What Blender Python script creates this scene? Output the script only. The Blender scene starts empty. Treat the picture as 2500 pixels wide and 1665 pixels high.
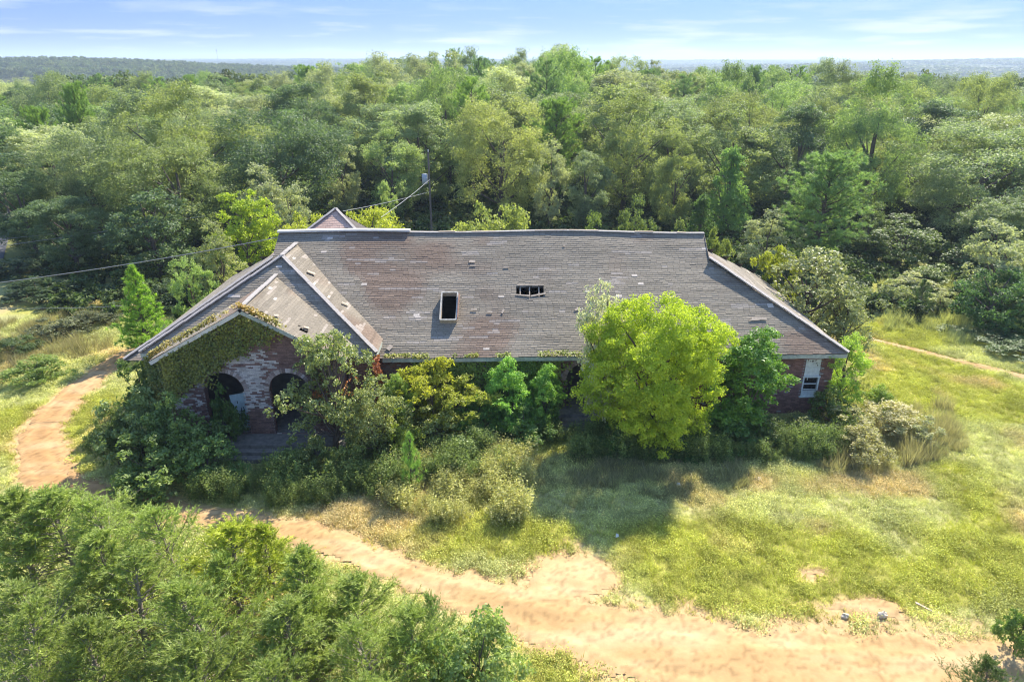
import bpy, math, random
import numpy as np
from mathutils import Vector

random.seed(11)
rng = np.random.default_rng(11)
R = math.radians
SC = bpy.context.scene
COL = SC.collection

# ------------------------------------------------------------------ camera
FPX, PITCH, CAMH = 1667.0, R(22.3), 16.64          # focal length in pixels of the 2500 px wide photograph
cam_d = bpy.data.cameras.new('camera'); cam = bpy.data.objects.new('camera', cam_d); COL.objects.link(cam)
cam_d.sensor_width = 36.0; cam_d.lens = 36.0 * FPX / 2500.0
cam_d.clip_start = 0.2; cam_d.clip_end = 30000.0
cam.location = (0, 0, CAMH); cam.rotation_euler = (R(90) - PITCH, 0, 0)
SC.camera = cam

# ------------------------------------------------------------------ light and exposure
SUN_EL, SUN_AZ = R(46), R(32)                        # azimuth from +Y towards +X
sun_d = bpy.data.lights.new('sun', 'SUN'); sun = bpy.data.objects.new('sun', sun_d); COL.objects.link(sun)
sun_d.energy = 3.7; sun_d.angle = R(0.55); sun_d.color = (1.0, 0.93, 0.80)
sd = Vector((math.cos(SUN_EL) * math.sin(SUN_AZ), math.cos(SUN_EL) * math.cos(SUN_AZ), math.sin(SUN_EL)))
sun.rotation_euler = sd.to_track_quat('Z', 'Y').to_euler(); sun.location = (30, 60, 60)
SC.view_settings.view_transform = 'Standard'; SC.view_settings.look = 'None'
SC.view_settings.exposure = 1.55; SC.view_settings.gamma = 1.0
SC.view_settings.use_curve_mapping = False
SC.cycles.max_bounces = 8; SC.cycles.diffuse_bounces = 4; SC.cycles.glossy_bounces = 2
SC.cycles.transmission_bounces = 6; SC.cycles.volume_bounces = 0; SC.cycles.transparent_max_bounces = 4
SC.cycles.caustics_reflective = False; SC.cycles.caustics_refractive = False
SC.cycles.use_denoising = True; SC.cycles.filter_width = 1.1

W = bpy.data.worlds.new('World'); SC.world = W; W.use_nodes = True
wt = W.node_tree; wn = wt.nodes; wl = wt.links
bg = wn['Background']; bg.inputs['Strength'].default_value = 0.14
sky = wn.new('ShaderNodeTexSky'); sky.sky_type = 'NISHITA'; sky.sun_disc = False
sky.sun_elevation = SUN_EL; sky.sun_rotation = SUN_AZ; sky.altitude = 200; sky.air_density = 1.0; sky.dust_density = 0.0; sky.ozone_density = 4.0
# thin fair-weather clouds low over the horizon
tc = wn.new('ShaderNodeTexCoord'); mp = wn.new('ShaderNodeMapping'); mp.inputs['Scale'].default_value = (4.2, 4.2, 44.0)
nz = wn.new('ShaderNodeTexNoise'); nz.inputs['Scale'].default_value = 1.7; nz.inputs['Detail'].default_value = 6; nz.inputs['Roughness'].default_value = 0.55
cr = wn.new('ShaderNodeValToRGB'); cr.color_ramp.elements[0].position = 0.50; cr.color_ramp.elements[1].position = 0.68
sep = wn.new('ShaderNodeSeparateXYZ'); band = wn.new('ShaderNodeMapRange')
band.inputs['From Min'].default_value = 0.085; band.inputs['From Max'].default_value = 0.02; band.clamp = True
mul = wn.new('ShaderNodeMath'); mul.operation = 'MULTIPLY'
mix = wn.new('ShaderNodeMix'); mix.data_type = 'RGBA'; mix.inputs['B'].default_value = (2.2, 2.35, 2.6, 1)
wl.new(tc.outputs['Generated'], mp.inputs['Vector']); wl.new(mp.outputs['Vector'], nz.inputs['Vector'])
wl.new(nz.outputs['Fac'], cr.inputs['Fac']); wl.new(tc.outputs['Generated'], sep.inputs[0]); wl.new(sep.outputs['Z'], band.inputs['Value'])
wl.new(cr.outputs['Color'], mul.inputs[0]); wl.new(band.outputs['Result'], mul.inputs[1])
wl.new(mul.outputs[0], mix.inputs['Factor']); 
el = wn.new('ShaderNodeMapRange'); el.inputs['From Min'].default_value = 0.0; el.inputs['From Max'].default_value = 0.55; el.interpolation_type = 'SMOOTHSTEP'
tint = wn.new('ShaderNodeMix'); tint.data_type = 'RGBA'; tint.inputs['A'].default_value = (.070, .120, .335, 1); tint.inputs['B'].default_value = (1.1, 1.0, .95, 1)  # low sky dimmed by colour, upper sky kept strong to fill shadows
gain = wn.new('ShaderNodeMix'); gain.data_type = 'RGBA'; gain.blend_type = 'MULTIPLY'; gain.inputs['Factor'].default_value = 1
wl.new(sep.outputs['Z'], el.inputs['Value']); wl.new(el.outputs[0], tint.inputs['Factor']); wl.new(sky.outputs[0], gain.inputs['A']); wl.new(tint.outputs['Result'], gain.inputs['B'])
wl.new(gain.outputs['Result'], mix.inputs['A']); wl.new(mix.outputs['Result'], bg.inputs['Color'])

# ------------------------------------------------------------------ helpers: geometry of the view, noise, meshes
S = 2500.0 / 2354.0                                   # my measurements of the photograph are in a 2354 px wide copy
_c, _s = math.cos(PITCH), math.sin(PITCH)
def ray(dx, dy):
    u = (dx * S - 1250) / FPX; v = (832.5 - dy * S) / FPX
    return np.array([u, _c + v * _s, -_s + v * _c])
def atY(dx, dy, Y): r = ray(dx, dy); return r * (Y / r[1]) + [0, 0, CAMH]
def atZ(dx, dy, Z=0.0): r = ray(dx, dy); return r * ((Z - CAMH) / r[2]) + [0, 0, CAMH]

_NT = np.random.default_rng(3).random((256, 256))
def vnoise(x, y, scale=1.0, seed=0):
    x = np.asarray(x, float) / scale + seed * 17.31; y = np.asarray(y, float) / scale + seed * 9.73
    i = np.floor(x).astype(int); j = np.floor(y).astype(int); fx = x - i; fy = y - j
    fx = fx * fx * (3 - 2 * fx); fy = fy * fy * (3 - 2 * fy)
    g = lambda a, b: _NT[a % 256, b % 256]
    return (g(i, j) * (1 - fx) + g(i + 1, j) * fx) * (1 - fy) + (g(i, j + 1) * (1 - fx) + g(i + 1, j + 1) * fx) * fy
def fbm(x, y, scale, seed=0, o=3):
    t = 0; a = 0
    for k in range(o):
        w = 0.5 ** k; t = t + w * vnoise(x, y, scale * 0.5 ** k, seed + k * 3); a += w
    return t / a
def sstep(a, b, x):
    t = np.clip((x - a) / (b - a), 0, 1); return t * t * (3 - 2 * t)

def mesh_np(name, V, F, mat=None, col=None, tone=None, smooth=False):
    V = np.ascontiguousarray(V, np.float32); F = np.ascontiguousarray(F, np.int32)
    me = bpy.data.meshes.new(name); k = F.shape[1]; n = len(F)
    me.vertices.add(len(V)); me.vertices.foreach_set('co', V.ravel())
    me.loops.add(n * k); me.loops.foreach_set('vertex_index', F.ravel())
    me.polygons.add(n); me.polygons.foreach_set('loop_start', np.arange(0, n * k, k, dtype=np.int32))
    me.polygons.foreach_set('use_smooth', np.full(n, bool(smooth)))
    me.update(calc_edges=True)
    if col is not None:
        c = np.ones((len(col), 4), np.float32); c[:, :3] = col
        dom = 'FACE' if len(col) == n else 'POINT'
        a = me.attributes.new('col', 'FLOAT_COLOR', dom); a.data.foreach_set('color', c.ravel())
    if tone is not None:
        a = me.attributes.new('tone', 'FLOAT', 'FACE'); a.data.foreach_set('value', np.asarray(tone, np.float32))
    if mat: me.materials.append(mat)
    return me

class MB:
    """collects quads; build() makes one mesh object"""
    def __init__(s): s.v = []; s.f = []; s.c = []; s.n = 0
    def add(s, V, F, c=None):
        V = np.asarray(V, float).reshape(-1, 3); F = np.asarray(F, int).reshape(-1, 4)
        s.v.append(V); s.f.append(F + s.n); s.n += len(V)
        if c is not None:
            c = np.asarray(c, float); s.c.append(np.tile(c, (len(F), 1)) if c.ndim == 1 else c)
    def box(s, a, b, c=None):
        (x0, y0, z0), (x1, y1, z1) = a, b
        s.add([(x0,y0,z0),(x1,y0,z0),(x1,y1,z0),(x0,y1,z0),(x0,y0,z1),(x1,y0,z1),(x1,y1,z1),(x0,y1,z1)],
              [(0,3,2,1),(4,5,6,7),(0,1,5,4),(1,2,6,5),(2,3,7,6),(3,0,4,7)], c)
    def beam(s, p, q, w, h, up=(0,0,1), c=None):
        p = Vector(p); q = Vector(q); d = (q - p).normalized(); sx = d.cross(Vector(up)).normalized() * (w/2); u = sx.cross(d).normalized() * (h/2)
        P = [p-sx-u, p+sx-u, p+sx+u, p-sx+u, q-sx-u, q+sx-u, q+sx+u, q-sx+u]
        s.add([tuple(t) for t in P], [(0,3,2,1),(4,5,6,7),(0,1,5,4),(1,2,6,5),(2,3,7,6),(3,0,4,7)], c)
    def tube(s, pts, rad, k=6, c=None):
        pts = np.asarray(pts, float); n = len(pts); rad = np.broadcast_to(np.asarray(rad, float), (n,))
        d = np.gradient(pts, axis=0); d /= np.linalg.norm(d, axis=1)[:, None] + 1e-9
        ref = np.array([0.31, 0.95, 0.05]) if abs(d[0][2]) > .5 else np.array([0., 0., 1.])
        a = np.cross(d, ref); a /= np.linalg.norm(a, axis=1)[:, None] + 1e-9; b = np.cross(d, a)
        t = np.linspace(0, 2 * np.pi, k, endpoint=False)
        V = (pts[:, None] + rad[:, None, None] * (np.cos(t)[None, :, None] * a[:, None] + np.sin(t)[None, :, None] * b[:, None])).reshape(-1, 3)
        i = np.arange(n - 1)[:, None] * k; j = np.arange(k)[None]; j2 = (j + 1) % k
        s.add(V, np.stack([i + j, i + j2, i + k + j2, i + k + j], -1).reshape(-1, 4), c)
    def mesh(s, name, mat, smooth=False):
        return mesh_np(name, np.concatenate(s.v), np.concatenate(s.f), mat, np.concatenate(s.c) if s.c else None, smooth=smooth)
    def build(s, name, mat, parent=None, smooth=False): return obj(name, s.mesh(name, mat, smooth), parent)

def obj(name, me, parent=None, loc=None):
    o = bpy.data.objects.new(name, me); COL.objects.link(o)
    if parent: o.parent = parent
    if loc is not None: o.location = loc
    return o
def tag(o, label=None, cat=None, group=None, kind=None):
    if label: o['label'] = label
    if cat: o['category'] = cat
    if group: o['group'] = group
    if kind: o['kind'] = kind
    return o
def thing(name, label, cat, loc=(0,0,0), group=None):
    o = bpy.data.objects.new(name, None); COL.objects.link(o); o.location = loc; o.empty_display_size = .3
    return tag(o, label, cat, group)

# ------------------------------------------------------------------ materials
def newmat(name):
    m = bpy.data.materials.new(name); m.use_nodes = True
    return m, m.node_tree.nodes, m.node_tree.links, m.node_tree.nodes['Principled BSDF']
def leafmat(name, src, trans=.3, rough=.45, spec=.5, var=.45):
    """src: 'object' takes the object's colour, 'instancer' the instance's colour; tone varies leaf by leaf"""
    m, n, l, p = newmat(name)
    if src == 'object': ci = n.new('ShaderNodeObjectInfo').outputs['Color']
    else:
        a = n.new('ShaderNodeAttribute'); a.attribute_type = 'INSTANCER'; a.attribute_name = 'col'; ci = a.outputs['Color']
    t = n.new('ShaderNodeAttribute'); t.attribute_name = 'tone'
    mr = n.new('ShaderNodeMapRange'); mr.inputs['To Min'].default_value = 1 - var; mr.inputs['To Max'].default_value = 1 + var
    l.new(t.outputs['Fac'], mr.inputs['Value'])
    hs = n.new('ShaderNodeHueSaturation'); l.new(ci, hs.inputs['Color']); l.new(mr.outputs[0], hs.inputs['Value'])
    hm = n.new('ShaderNodeMapRange'); hm.inputs['To Min'].default_value = .515; hm.inputs['To Max'].default_value = .485
    l.new(t.outputs['Fac'], hm.inputs['Value']); l.new(hm.outputs[0], hs.inputs['Hue'])
    l.new(hs.outputs[0], p.inputs['Base Color']); p.inputs['Roughness'].default_value = rough; p.inputs['Specular IOR Level'].default_value = spec
    tr = n.new('ShaderNodeBsdfTranslucent'); g = n.new('ShaderNodeMix'); g.data_type = 'RGBA'; g.blend_type = 'MULTIPLY'; g.inputs['Factor'].default_value = 1
    g.inputs['B'].default_value = (1.12, 1.2, .6, 1); l.new(hs.outputs[0], g.inputs['A']); l.new(g.outputs['Result'], tr.inputs['Color'])
    mx = n.new('ShaderNodeMixShader'); mx.inputs[0].default_value = trans
    l.new(p.outputs[0], mx.inputs[1]); l.new(tr.outputs[0], mx.inputs[2]); l.new(mx.outputs[0], n['Material Output'].inputs['Surface'])
    return m
def colmat(name, rough=.85, spec=.2, nscale=6., namp=.3, bump=.0, bscale=40., flat=None, stretch=(1,1,1)):
    """colour from the mesh attribute (or one flat colour) broken up by noise"""
    m, n, l, p = newmat(name)
    tcn = n.new('ShaderNodeTexCoord'); mpn = n.new('ShaderNodeMapping'); mpn.inputs['Scale'].default_value = stretch; l.new(tcn.outputs['Object'], mpn.inputs[0])
    nz = n.new('ShaderNodeTexNoise'); nz.inputs['Scale'].default_value = nscale; nz.inputs['Detail'].default_value = 6; nz.inputs['Roughness'].default_value = .65
    l.new(mpn.outputs[0], nz.inputs['Vector'])
    mr = n.new('ShaderNodeMapRange'); mr.inputs['From Min'].default_value = .25; mr.inputs['From Max'].default_value = .75
    mr.inputs['To Min'].default_value = 1 - namp; mr.inputs['To Max'].default_value = 1 + namp; l.new(nz.outputs['Fac'], mr.inputs['Value'])
    mx = n.new('ShaderNodeMix'); mx.data_type = 'RGBA'; mx.blend_type = 'MULTIPLY'; mx.inputs['Factor'].default_value = 1
    if flat is None:
        a = n.new('ShaderNodeAttribute'); a.attribute_name = 'col'; l.new(a.outputs['Color'], mx.inputs['A'])
    else: mx.inputs['A'].default_value = (*flat, 1)
    l.new(mr.outputs[0], mx.inputs['B']); l.new(mx.outputs['Result'], p.inputs['Base Color'])
    p.inputs['Roughness'].default_value = rough; p.inputs['Specular IOR Level'].default_value = spec
    if bump:
        b = n.new('ShaderNodeBump'); b.inputs['Strength'].default_value = bump; b.inputs['Distance'].default_value = .03
        n2 = n.new('ShaderNodeTexNoise'); n2.inputs['Scale'].default_value = bscale; n2.inputs['Detail'].default_value = 5; l.new(mpn.outputs[0], n2.inputs['Vector'])
        l.new(n2.outputs['Fac'], b.inputs['Height']); l.new(b.outputs[0], p.inputs['Normal'])
    return m

M_LEAF = leafmat('leaf', 'object', trans=.48, rough=.5, spec=.4)
M_GLOSS = leafmat('glossy_leaf', 'object', trans=.38, rough=.42, spec=.45)
M_BRIGHT = leafmat('thin_bright_leaf', 'object', trans=.5, rough=.5, spec=.3, var=.3)  # most translucent leaf, least tone variation
M_NEEDLE = leafmat('needle', 'object', trans=.35, rough=.5, spec=.35, var=.4)
M_ILEAF = leafmat('instanced_leaf', 'instancer', trans=.35, rough=.6, spec=.25, var=.4)
M_BARK = colmat('bark', flat=(.13, .10, .08), nscale=9, namp=.45, bump=.6, bscale=25, stretch=(1,1,.3))
M_TWIG = colmat('grey_twig', flat=(.26, .22, .18), nscale=9, namp=.4)
M_GROUND = colmat('grassy_ground', rough=.95, spec=.05, nscale=5., namp=.32, bump=.7, bscale=9)
M_DIRT = colmat('red_clay_track', rough=.95, spec=.05, nscale=2.6, namp=.14, bump=.35, bscale=7)
M_SHINGLE = colmat('weathered_shingle', rough=.8, spec=.25, nscale=14, namp=.22, bump=.05, bscale=60)
M_BRICK = colmat('old_brick', rough=.9, spec=.15, nscale=22, namp=.3, bump=.4, bscale=70)
M_DECK = colmat('roof_boards', flat=(.10, .085, .075), nscale=5, namp=.3)
M_WOOD = colmat('bare_weathered_wood', flat=(.42, .34, .26), nscale=12, namp=.35, stretch=(1, 1, 1))
M_WHITE = colmat('flaking_white_paint', flat=(.62, .64, .60), nscale=7, namp=.22)
M_METAL = colmat('pale_metal_cap', flat=(.62, .58, .53), rough=.5, spec=.5, nscale=4, namp=.2)
M_CONC = colmat('dirty_concrete', flat=(.20, .185, .165), nscale=4, namp=.45, bump=.4, bscale=20)
M_MORTAR = colmat('mortar', flat=(.30, .26, .235), nscale=8, namp=.35)
M_DARK = colmat('plaster_interior', flat=(.16, .14, .12), nscale=2, namp=.4)
M_ROCK = colmat('pale_rock', flat=(.56, .48, .37), nscale=9, namp=.25, bump=.5, bscale=12)
M_ASPH = colmat('asphalt', flat=(.09, .09, .095), nscale=9, namp=.25)
M_WIRE = colmat('power_wire', flat=(.30, .30, .29), rough=.5, spec=.4, nscale=3, namp=.1)
M_POLE = colmat('pole_wood', flat=(.17, .14, .12), nscale=10, namp=.4, stretch=(1,1,.2))
M_GLASS, _n, _l, _p = newmat('dark_window_glass'); _p.inputs['Base Color'].default_value = (.012, .013, .015, 1); _p.inputs['Roughness'].default_value = .12

# ------------------------------------------------------------------ terrain
def gz(x, y):
    x = np.asarray(x, float); y = np.asarray(y, float)
    near = (fbm(x, y, 6, 5) - .5) * .25 * sstep(2, 6, np.abs(y - 36) - 4 + np.maximum(0, np.abs(x) - 18))
    d = np.hypot(x, y)
    valley = -19 * sstep(150, 430, d)
    roll = (fbm(x, y, 700, 8, 3) - .5) * 26 * sstep(350, 1000, d)
    rise = 24 * sstep(1300, 5200, d) + (fbm(x, y, 2600, 12, 2) - .5) * 34 * sstep(2200, 5000, d)
    lefthill = 25 * np.exp(-(((x + 560) / 330) ** 2 + ((y - 950) / 260) ** 2)) + 27 * np.exp(-(((x - 1800) / 700) ** 2 + ((y - 2300) / 420) ** 2)) + 14 * np.exp(-(((x - 700) / 350) ** 2 + ((y - 1700) / 250) ** 2))
    return near + valley + roll + rise + lefthill

TRACK = [(2600,1590,2.0),(2354,1572,1.6),(2100,1552,2.0),(1900,1540,1.95),(1700,1525,1.75),(1500,1488,1.6),(1330,1438,1.35),(1190,1402,1.1),(1060,1362,.9),(900,1302,.75),(740,1240,.8),(600,1208,.7),
         (430,1180,.65),(280,1150,.7),(150,1115,.9),(95,1060,1.05),(95,1000,1.0),(140,935,.95),(210,870,.85),(270,830,.7),(330,795,.55)]
TRACK_R = [(1960,768,.3),(2030,788,.33),(2130,812,.36),(2230,838,.38),(2354,868,.42),(2600,935,.5)]
def poly(tr, n=14):
    P = np.array([[*atZ(a, b)[:2], w] for a, b, w in tr]); t = np.linspace(0, len(P) - 1, n * len(P)); i = np.minimum(t.astype(int), len(P) - 2); f = (t - i)[:, None]
    P0 = P[np.maximum(i - 1, 0)]; P1 = P[i]; P2 = P[i + 1]; P3 = P[np.minimum(i + 2, len(P) - 1)]
    return .5 * (2 * P1 + (P2 - P0) * f + (2 * P0 - 5 * P1 + 4 * P2 - P3) * f ** 2 + (3 * P1 - P0 - 3 * P2 + P3) * f ** 3)
PT, PR = poly(TRACK), poly(TRACK_R)
def pathmask(x, y, P):
    m = np.full(np.shape(x), -9.0)
    for px, py, w in P[::2]: m = np.maximum(m, 1 - np.hypot(x - px, y - py) / max(w, .1))
    return m
def ell(x, y, dx, dy, rx, ry):
    c = atZ(dx, dy); return np.exp(-(((x - c[0]) / rx) ** 2 + ((y - c[1]) / ry) ** 2))
def dirt(x, y):
    """>0 bare earth; between -0.5 and 0 thinning grass"""
    m = np.maximum(pathmask(x, y, PT), pathmask(x, y, PR) - .1)
    worn = 1.25 * ell(x, y, 1310, 1330, 2.0, 1.7) + .75 * ell(x, y, 1870, 1320, .9, .55) + .85 * ell(x, y, 2010, 1395, 1.6, .5) + .55 * ell(x, y, 1620, 1400, 2.2, .9) + .45 * ell(x, y, 1880, 1430, 3.5, .8) + .5 * ell(x, y, 2200, 1440, 2.5, .8)
    m = np.maximum(m, worn - .72)
    return m + (fbm(x, y, .9, 21, 3) - .5) * .7 + (vnoise(x, y, .16, 4) - .5) * .35

C_LIME = np.array([.33, .335, .065]); C_SAGE = np.array([.40, .40, .17]); C_STRAW = np.array([.46, .36, .19]); C_GREEN = np.array([.13, .18, .04]); C_CLAY = np.array([.45, .285, .13]); C_PALE = np.array([.53, .38, .205])
def cover(x, y):
    """what grows where: colour of the cover and its density"""
    g = fbm(x, y, 4.5, 31, 3) + .45 * ell(x, y, 1750, 1260, 3.2, 1.3) + .35 * ell(x, y, 1640, 1330, 1.6, 1.6) + .5 * ell(x, y, 2200, 900, 5, 4) + .4 * ell(x, y, 2320, 1280, 3, 2) + .45 * ell(x, y, 1080, 1230, 4, 1.2) + .5 * ell(x, y, 120, 950, 4, 2) + .35 * ell(x, y, 2250, 780, 5, 5) + .35 * ell(x, y, 1900, 1380, 2.5, 1)
    lime = sstep(.55, .80, g)[..., None]
    s = fbm(x, y, 3.2, 47, 3) + .3 * ell(x, y, 760, 1170, 3, 1.2) + .3 * ell(x, y, 230, 790, 4, 2.5) + .25 * ell(x, y, 1950, 1110, 4, 1.3) + .25 * ell(x, y, 1300, 1260, 3, 1.2)
    straw = sstep(.60, .82, s)[..., None]
    wood = sstep(46, 58, y + .0 * x)[..., None]
    c = C_SAGE * (1 - lime) + C_LIME * lime; c = c * (1 - straw * .8) + C_STRAW * straw * .8
    c = c * (1 - .5 * wood) + .5 * wood * C_GREEN
    return c * (.8 + .4 * vnoise(x, y, .7, 3))[..., None]

def axis(lo, hi, step, far_lo, far_hi, g=1.16):
    a = list(np.arange(lo, hi + 1e-6, step)); b = []; d = step; x = a[-1]
    while x < far_hi: d *= g; x += d; b.append(x)
    c = []; d = step; x = lo
    while x > far_lo: d *= g; x -= d; c.append(x)
    return np.array(c[::-1] + a + b)
gx = axis(-34, 36, .25, -9000, 9000); gy = axis(9, 52, .25, -300, 12000)
X, Y = np.meshgrid(gx, gy); Z = gz(X, Y)
ncl, nrw = len(gx), len(gy)
D = dirt(X, Y); near = (Y < 60) & (np.abs(X) < 60)
c = cover(X, Y) * .75 + np.array([.10, .07, .03]) * .5
dm = np.where(near, sstep(-.42, .05, D), 0)[..., None]
c = c * (1 - dm) + (C_CLAY * .6 + C_PALE * .4) * dm
farm = sstep(60, 110, np.hypot(X, Y))[..., None]
fld = (sstep(.62, .70, fbm(X, Y, 260, 91, 3)) * sstep(430, 500, np.hypot(X, Y)))[..., None]
c = c * (1 - farm) + farm * (np.array([.045, .065, .022]) * (1 - fld) + np.array([.30, .30, .14]) * fld)
i = np.arange(nrw - 1)[:, None] * ncl + np.arange(ncl - 1)[None]
F = np.stack([i, i + 1, i + 1 + ncl, i + ncl], -1).reshape(-1, 4)
tag(obj('ground', mesh_np('ground', np.stack([X, Y, Z], -1).reshape(-1, 3), F, M_GROUND, c.reshape(-1, 3), smooth=True)), kind='structure')

def dirt_sheet(name, P, thr, x0, x1, y0, y1, st, lift):
    xs = np.arange(x0, x1, st); ys = np.arange(y0, y1, st); Xc, Yc = np.meshgrid(xs, ys)
    Dm = dirt(Xc, Yc); own = pathmask(Xc, Yc, P)
    if P is PT: own = np.maximum(own, 1.2 * ell(Xc, Yc, 1310, 1330, 2.2, 1.9) - .5)
    ok = (Dm > thr) & (own > -.6)
    n = len(xs); i = np.arange(len(ys) - 1)[:, None] * n + np.arange(n - 1)[None]
    keep = (ok[:-1, :-1] & ok[1:, 1:] & ok[1:, :-1] & ok[:-1, 1:])
    F = np.stack([i, i + 1, i + 1 + n, i + n], -1)[keep]
    rut = vnoise(Xc * .8 + Yc * .3, Yc * 2.6, .5, 9) * .03 * sstep(.05, .4, Dm)
    wheel = np.exp(-((own - .52 + (vnoise(Xc, Yc, 1.5, 3) - .5) * .16) / .10) ** 2) * (.45 + .55 * vnoise(Xc, Yc, .8, 5)); rut = rut + .035 * (1 - wheel) * sstep(.05, .35, Dm)
    V = np.stack([Xc, Yc, gz(Xc, Yc) + lift + rut], -1).reshape(-1, 3)
    k = sstep(.35, .8, fbm(Xc * .5, Yc * 2.2, 1.6, 15, 4))[..., None]; e = sstep(.03, .5, Dm)[..., None]
    col = (C_CLAY * (1 - k) + C_PALE * k); col = col * e + (1 - e) * (C_CLAY * .6 + C_PALE * .4)
    col = col * (1 - .25 * sstep(.6, .8, vnoise(Xc, Yc, .12, 2))[..., None])
    col = col * (.93 + .15 * wheel)[..., None]
    lane = sstep(.70, .95, own) * (Xc < 1.5); col = col * (1 - .22 * lane * vnoise(Xc, Yc, .35, 8))[..., None]
    red = sstep(-9, -15, Xc)[..., None]; col = col * (1 - red * np.array([.05, .12, .16]))
    col = col.reshape(-1, 3); u = np.unique(F); re = np.zeros(len(V), int); re[u] = np.arange(len(u))
    return tag(obj(name, mesh_np(name, V[u], re[F], M_DIRT, col[u], smooth=True)), kind='structure')
dirt_sheet('dirt_track', PT, -.02, -26, 20, 11, 42, .11, .007)
dirt_sheet('dirt_path', PR, -.02, 20, 36, 32, 44, .11, .007)

# asphalt road beyond the left side of the house
mb = MB(); rp = np.array([(-33,36),(-37.5,42),(-41,48),(-48,59),(-58,75),(-70,95)], float); tt = np.linspace(0, 5, 40)
rx = np.interp(tt, range(6), rp[:, 0]); ry = np.interp(tt, range(6), rp[:, 1]); tn = np.stack([np.gradient(rx), np.gradient(ry)], 1); tn /= np.linalg.norm(tn, axis=1)[:, None]
for k in range(39):
    q = []
    for (a, sgn) in ((k, -1), (k, 1), (k + 1, 1), (k + 1, -1)):
        x_, y_ = rx[a] + sgn * 2.2 * -tn[a, 1], ry[a] + sgn * 2.2 * tn[a, 0]; q.append((x_, y_, float(gz(x_, y_)) + .06))
    mb.add(q, [(0, 3, 2, 1)])
tag(mb.build('road', M_ASPH), kind='structure')
# ------------------------------------------------------------------ the house
HOUSE = thing('brick_house', 'long abandoned brick house with hipped shingle roof, arched porch and overgrown front', 'house', (0, 33, 0))
def hp(o, parent=None):
    """parent a world-space part to the house without moving it"""
    o.parent = parent or HOUSE
    if parent is None: o.location = (0, -33, 0)
    return o

EXPO = .135
def lerp(a, b, t): return a + (b - a) * t
def intervals(a, b, holes):
    out = [(a, b)]
    for h0, h1 in holes:
        nxt = []
        for p, q in out:
            if h1 <= p or h0 >= q: nxt.append((p, q))
            else:
                if h0 > p: nxt.append((p, h0))
                if h1 < q: nxt.append((h1, q))
        out = nxt
    return [(p, q) for p, q in out if q - p > .03]
def roof_slope(name, Sf, vlen, lo, hi, n, colf, holes=(), wid=.31, ragged=0.0, expo=EXPO, shing=True):
    """Sf(u,v)->point; courses of single shingles over a board deck, both cut by the holes (u0,u1,v0,v1)"""
    n = np.asarray(n, float); rows = int(vlen / expo); dk = MB(); V = []; F = []; C = []; pale = []
    for j in range(rows):
        v0, v1 = j / rows, (j + 1) / rows; vm = (v0 + v1) / 2
        hs = [(h[0] + rng.normal(0, ragged), h[1] + rng.normal(0, ragged)) for h in holes if h[2] < vm < h[3]]
        for p, q in intervals(lo(vm), hi(vm), hs):
            dk.add([Sf(p, v0) - n * .03, Sf(q, v0) - n * .03, Sf(q, v1) - n * .03, Sf(p, v1) - n * .03], [(0, 1, 2, 3)])
            if not shing: continue
            us = np.arange(p + rng.uniform(-.3, 0), q, wid); us = np.append(us, q); us[0] = p
            for a, b in zip(us[:-1], us[1:]):
                if b - a < .02: continue
                lift = .015 + abs(rng.normal(0, .003)); jit = rng.normal(0, .012)
                um = (a + b) / 2; wv = (vnoise(um, vm * vlen, 2.2, 6) - .5) * .03
                v0j = max(v0 + (jit - .01) / vlen, -.004)
                B0, B1 = Sf(a + .004, v0j), Sf(b - .004, v0j); T0, T1 = Sf(a + .004, min(v1 + .02 / vlen, 1)), Sf(b - .004, min(v1 + .02 / vlen, 1))
                o_ = n * (lift + wv); k_ = n * (.004 + wv); m_ = n * (wv - .012)
                i0 = len(V); V += [B0 + o_, B1 + o_, T1 + k_, T0 + k_, B0 + m_, B1 + m_]
                F += [(i0, i0 + 1, i0 + 2, i0 + 3), (i0 + 4, i0 + 5, i0 + 1, i0)]
                cc, sp = colf(um, vm); C += [cc, cc * .5]  # butt edge at half colour: shadow line under each course painted in
                if sp: pale.append((i0, len(F) - 2))
    d = hp(dk.build(name, M_DECK))
    if shing:
        keep = np.ones(len(F), bool)
        for i0, k in pale[:60]:
            keep[k] = keep[k + 1] = False
            P = np.array(V[i0:i0 + 6]); o = obj('shingle', mesh_np('shingle', P + n * .006, [(0, 1, 2, 3), (4, 5, 1, 0)], M_SHINGLE, np.array([C[k], C[k]])), d)
        V = np.array(V); F = np.array(F)[keep]; C = np.array(C)[keep]
        u = np.unique(F); re = np.zeros(len(V), int); re[u] = np.arange(len(u))
        tag(obj('shingles', mesh_np('shingles', V[u], re[F], M_SHINGLE, C), d), kind='stuff')
    return d
GREY = np.array([.236, .200, .152]); BROWN = np.array([.195, .138, .10]); LIGHT = np.array([.37, .32, .275]); PALE = np.array([.50, .43, .36])
def roofcol(um, vm, k=1.0, seed=0, spots=()):
    b = fbm(um * 1.0, vm * 7.5, 3.4, 61 + seed, 3)
    for (u, v, ru, rv, a) in spots: b += a * math.exp(-((um - u) / ru) ** 2 - ((vm - v) / rv) ** 2)
    t = float(sstep(.55, .78, b)); c = GREY * (1 - t) + BROWN * t
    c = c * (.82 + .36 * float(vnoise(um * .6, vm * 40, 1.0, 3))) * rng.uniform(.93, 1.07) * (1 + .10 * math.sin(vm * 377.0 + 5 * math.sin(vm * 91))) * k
    s = float(vnoise(um * .7, vm * 24, .9, 70 + seed))
    sp = False
    if s > .76 and vnoise(um, vm * 60, .8, 90 + seed) > .55: c = c * .45 + LIGHT * .55 * rng.uniform(.85, 1.1)
    if rng.random() < .0012 or (s > .93 and rng.random() < .3): c = PALE * rng.uniform(.85, 1.1); sp = True
    return c, sp
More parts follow.
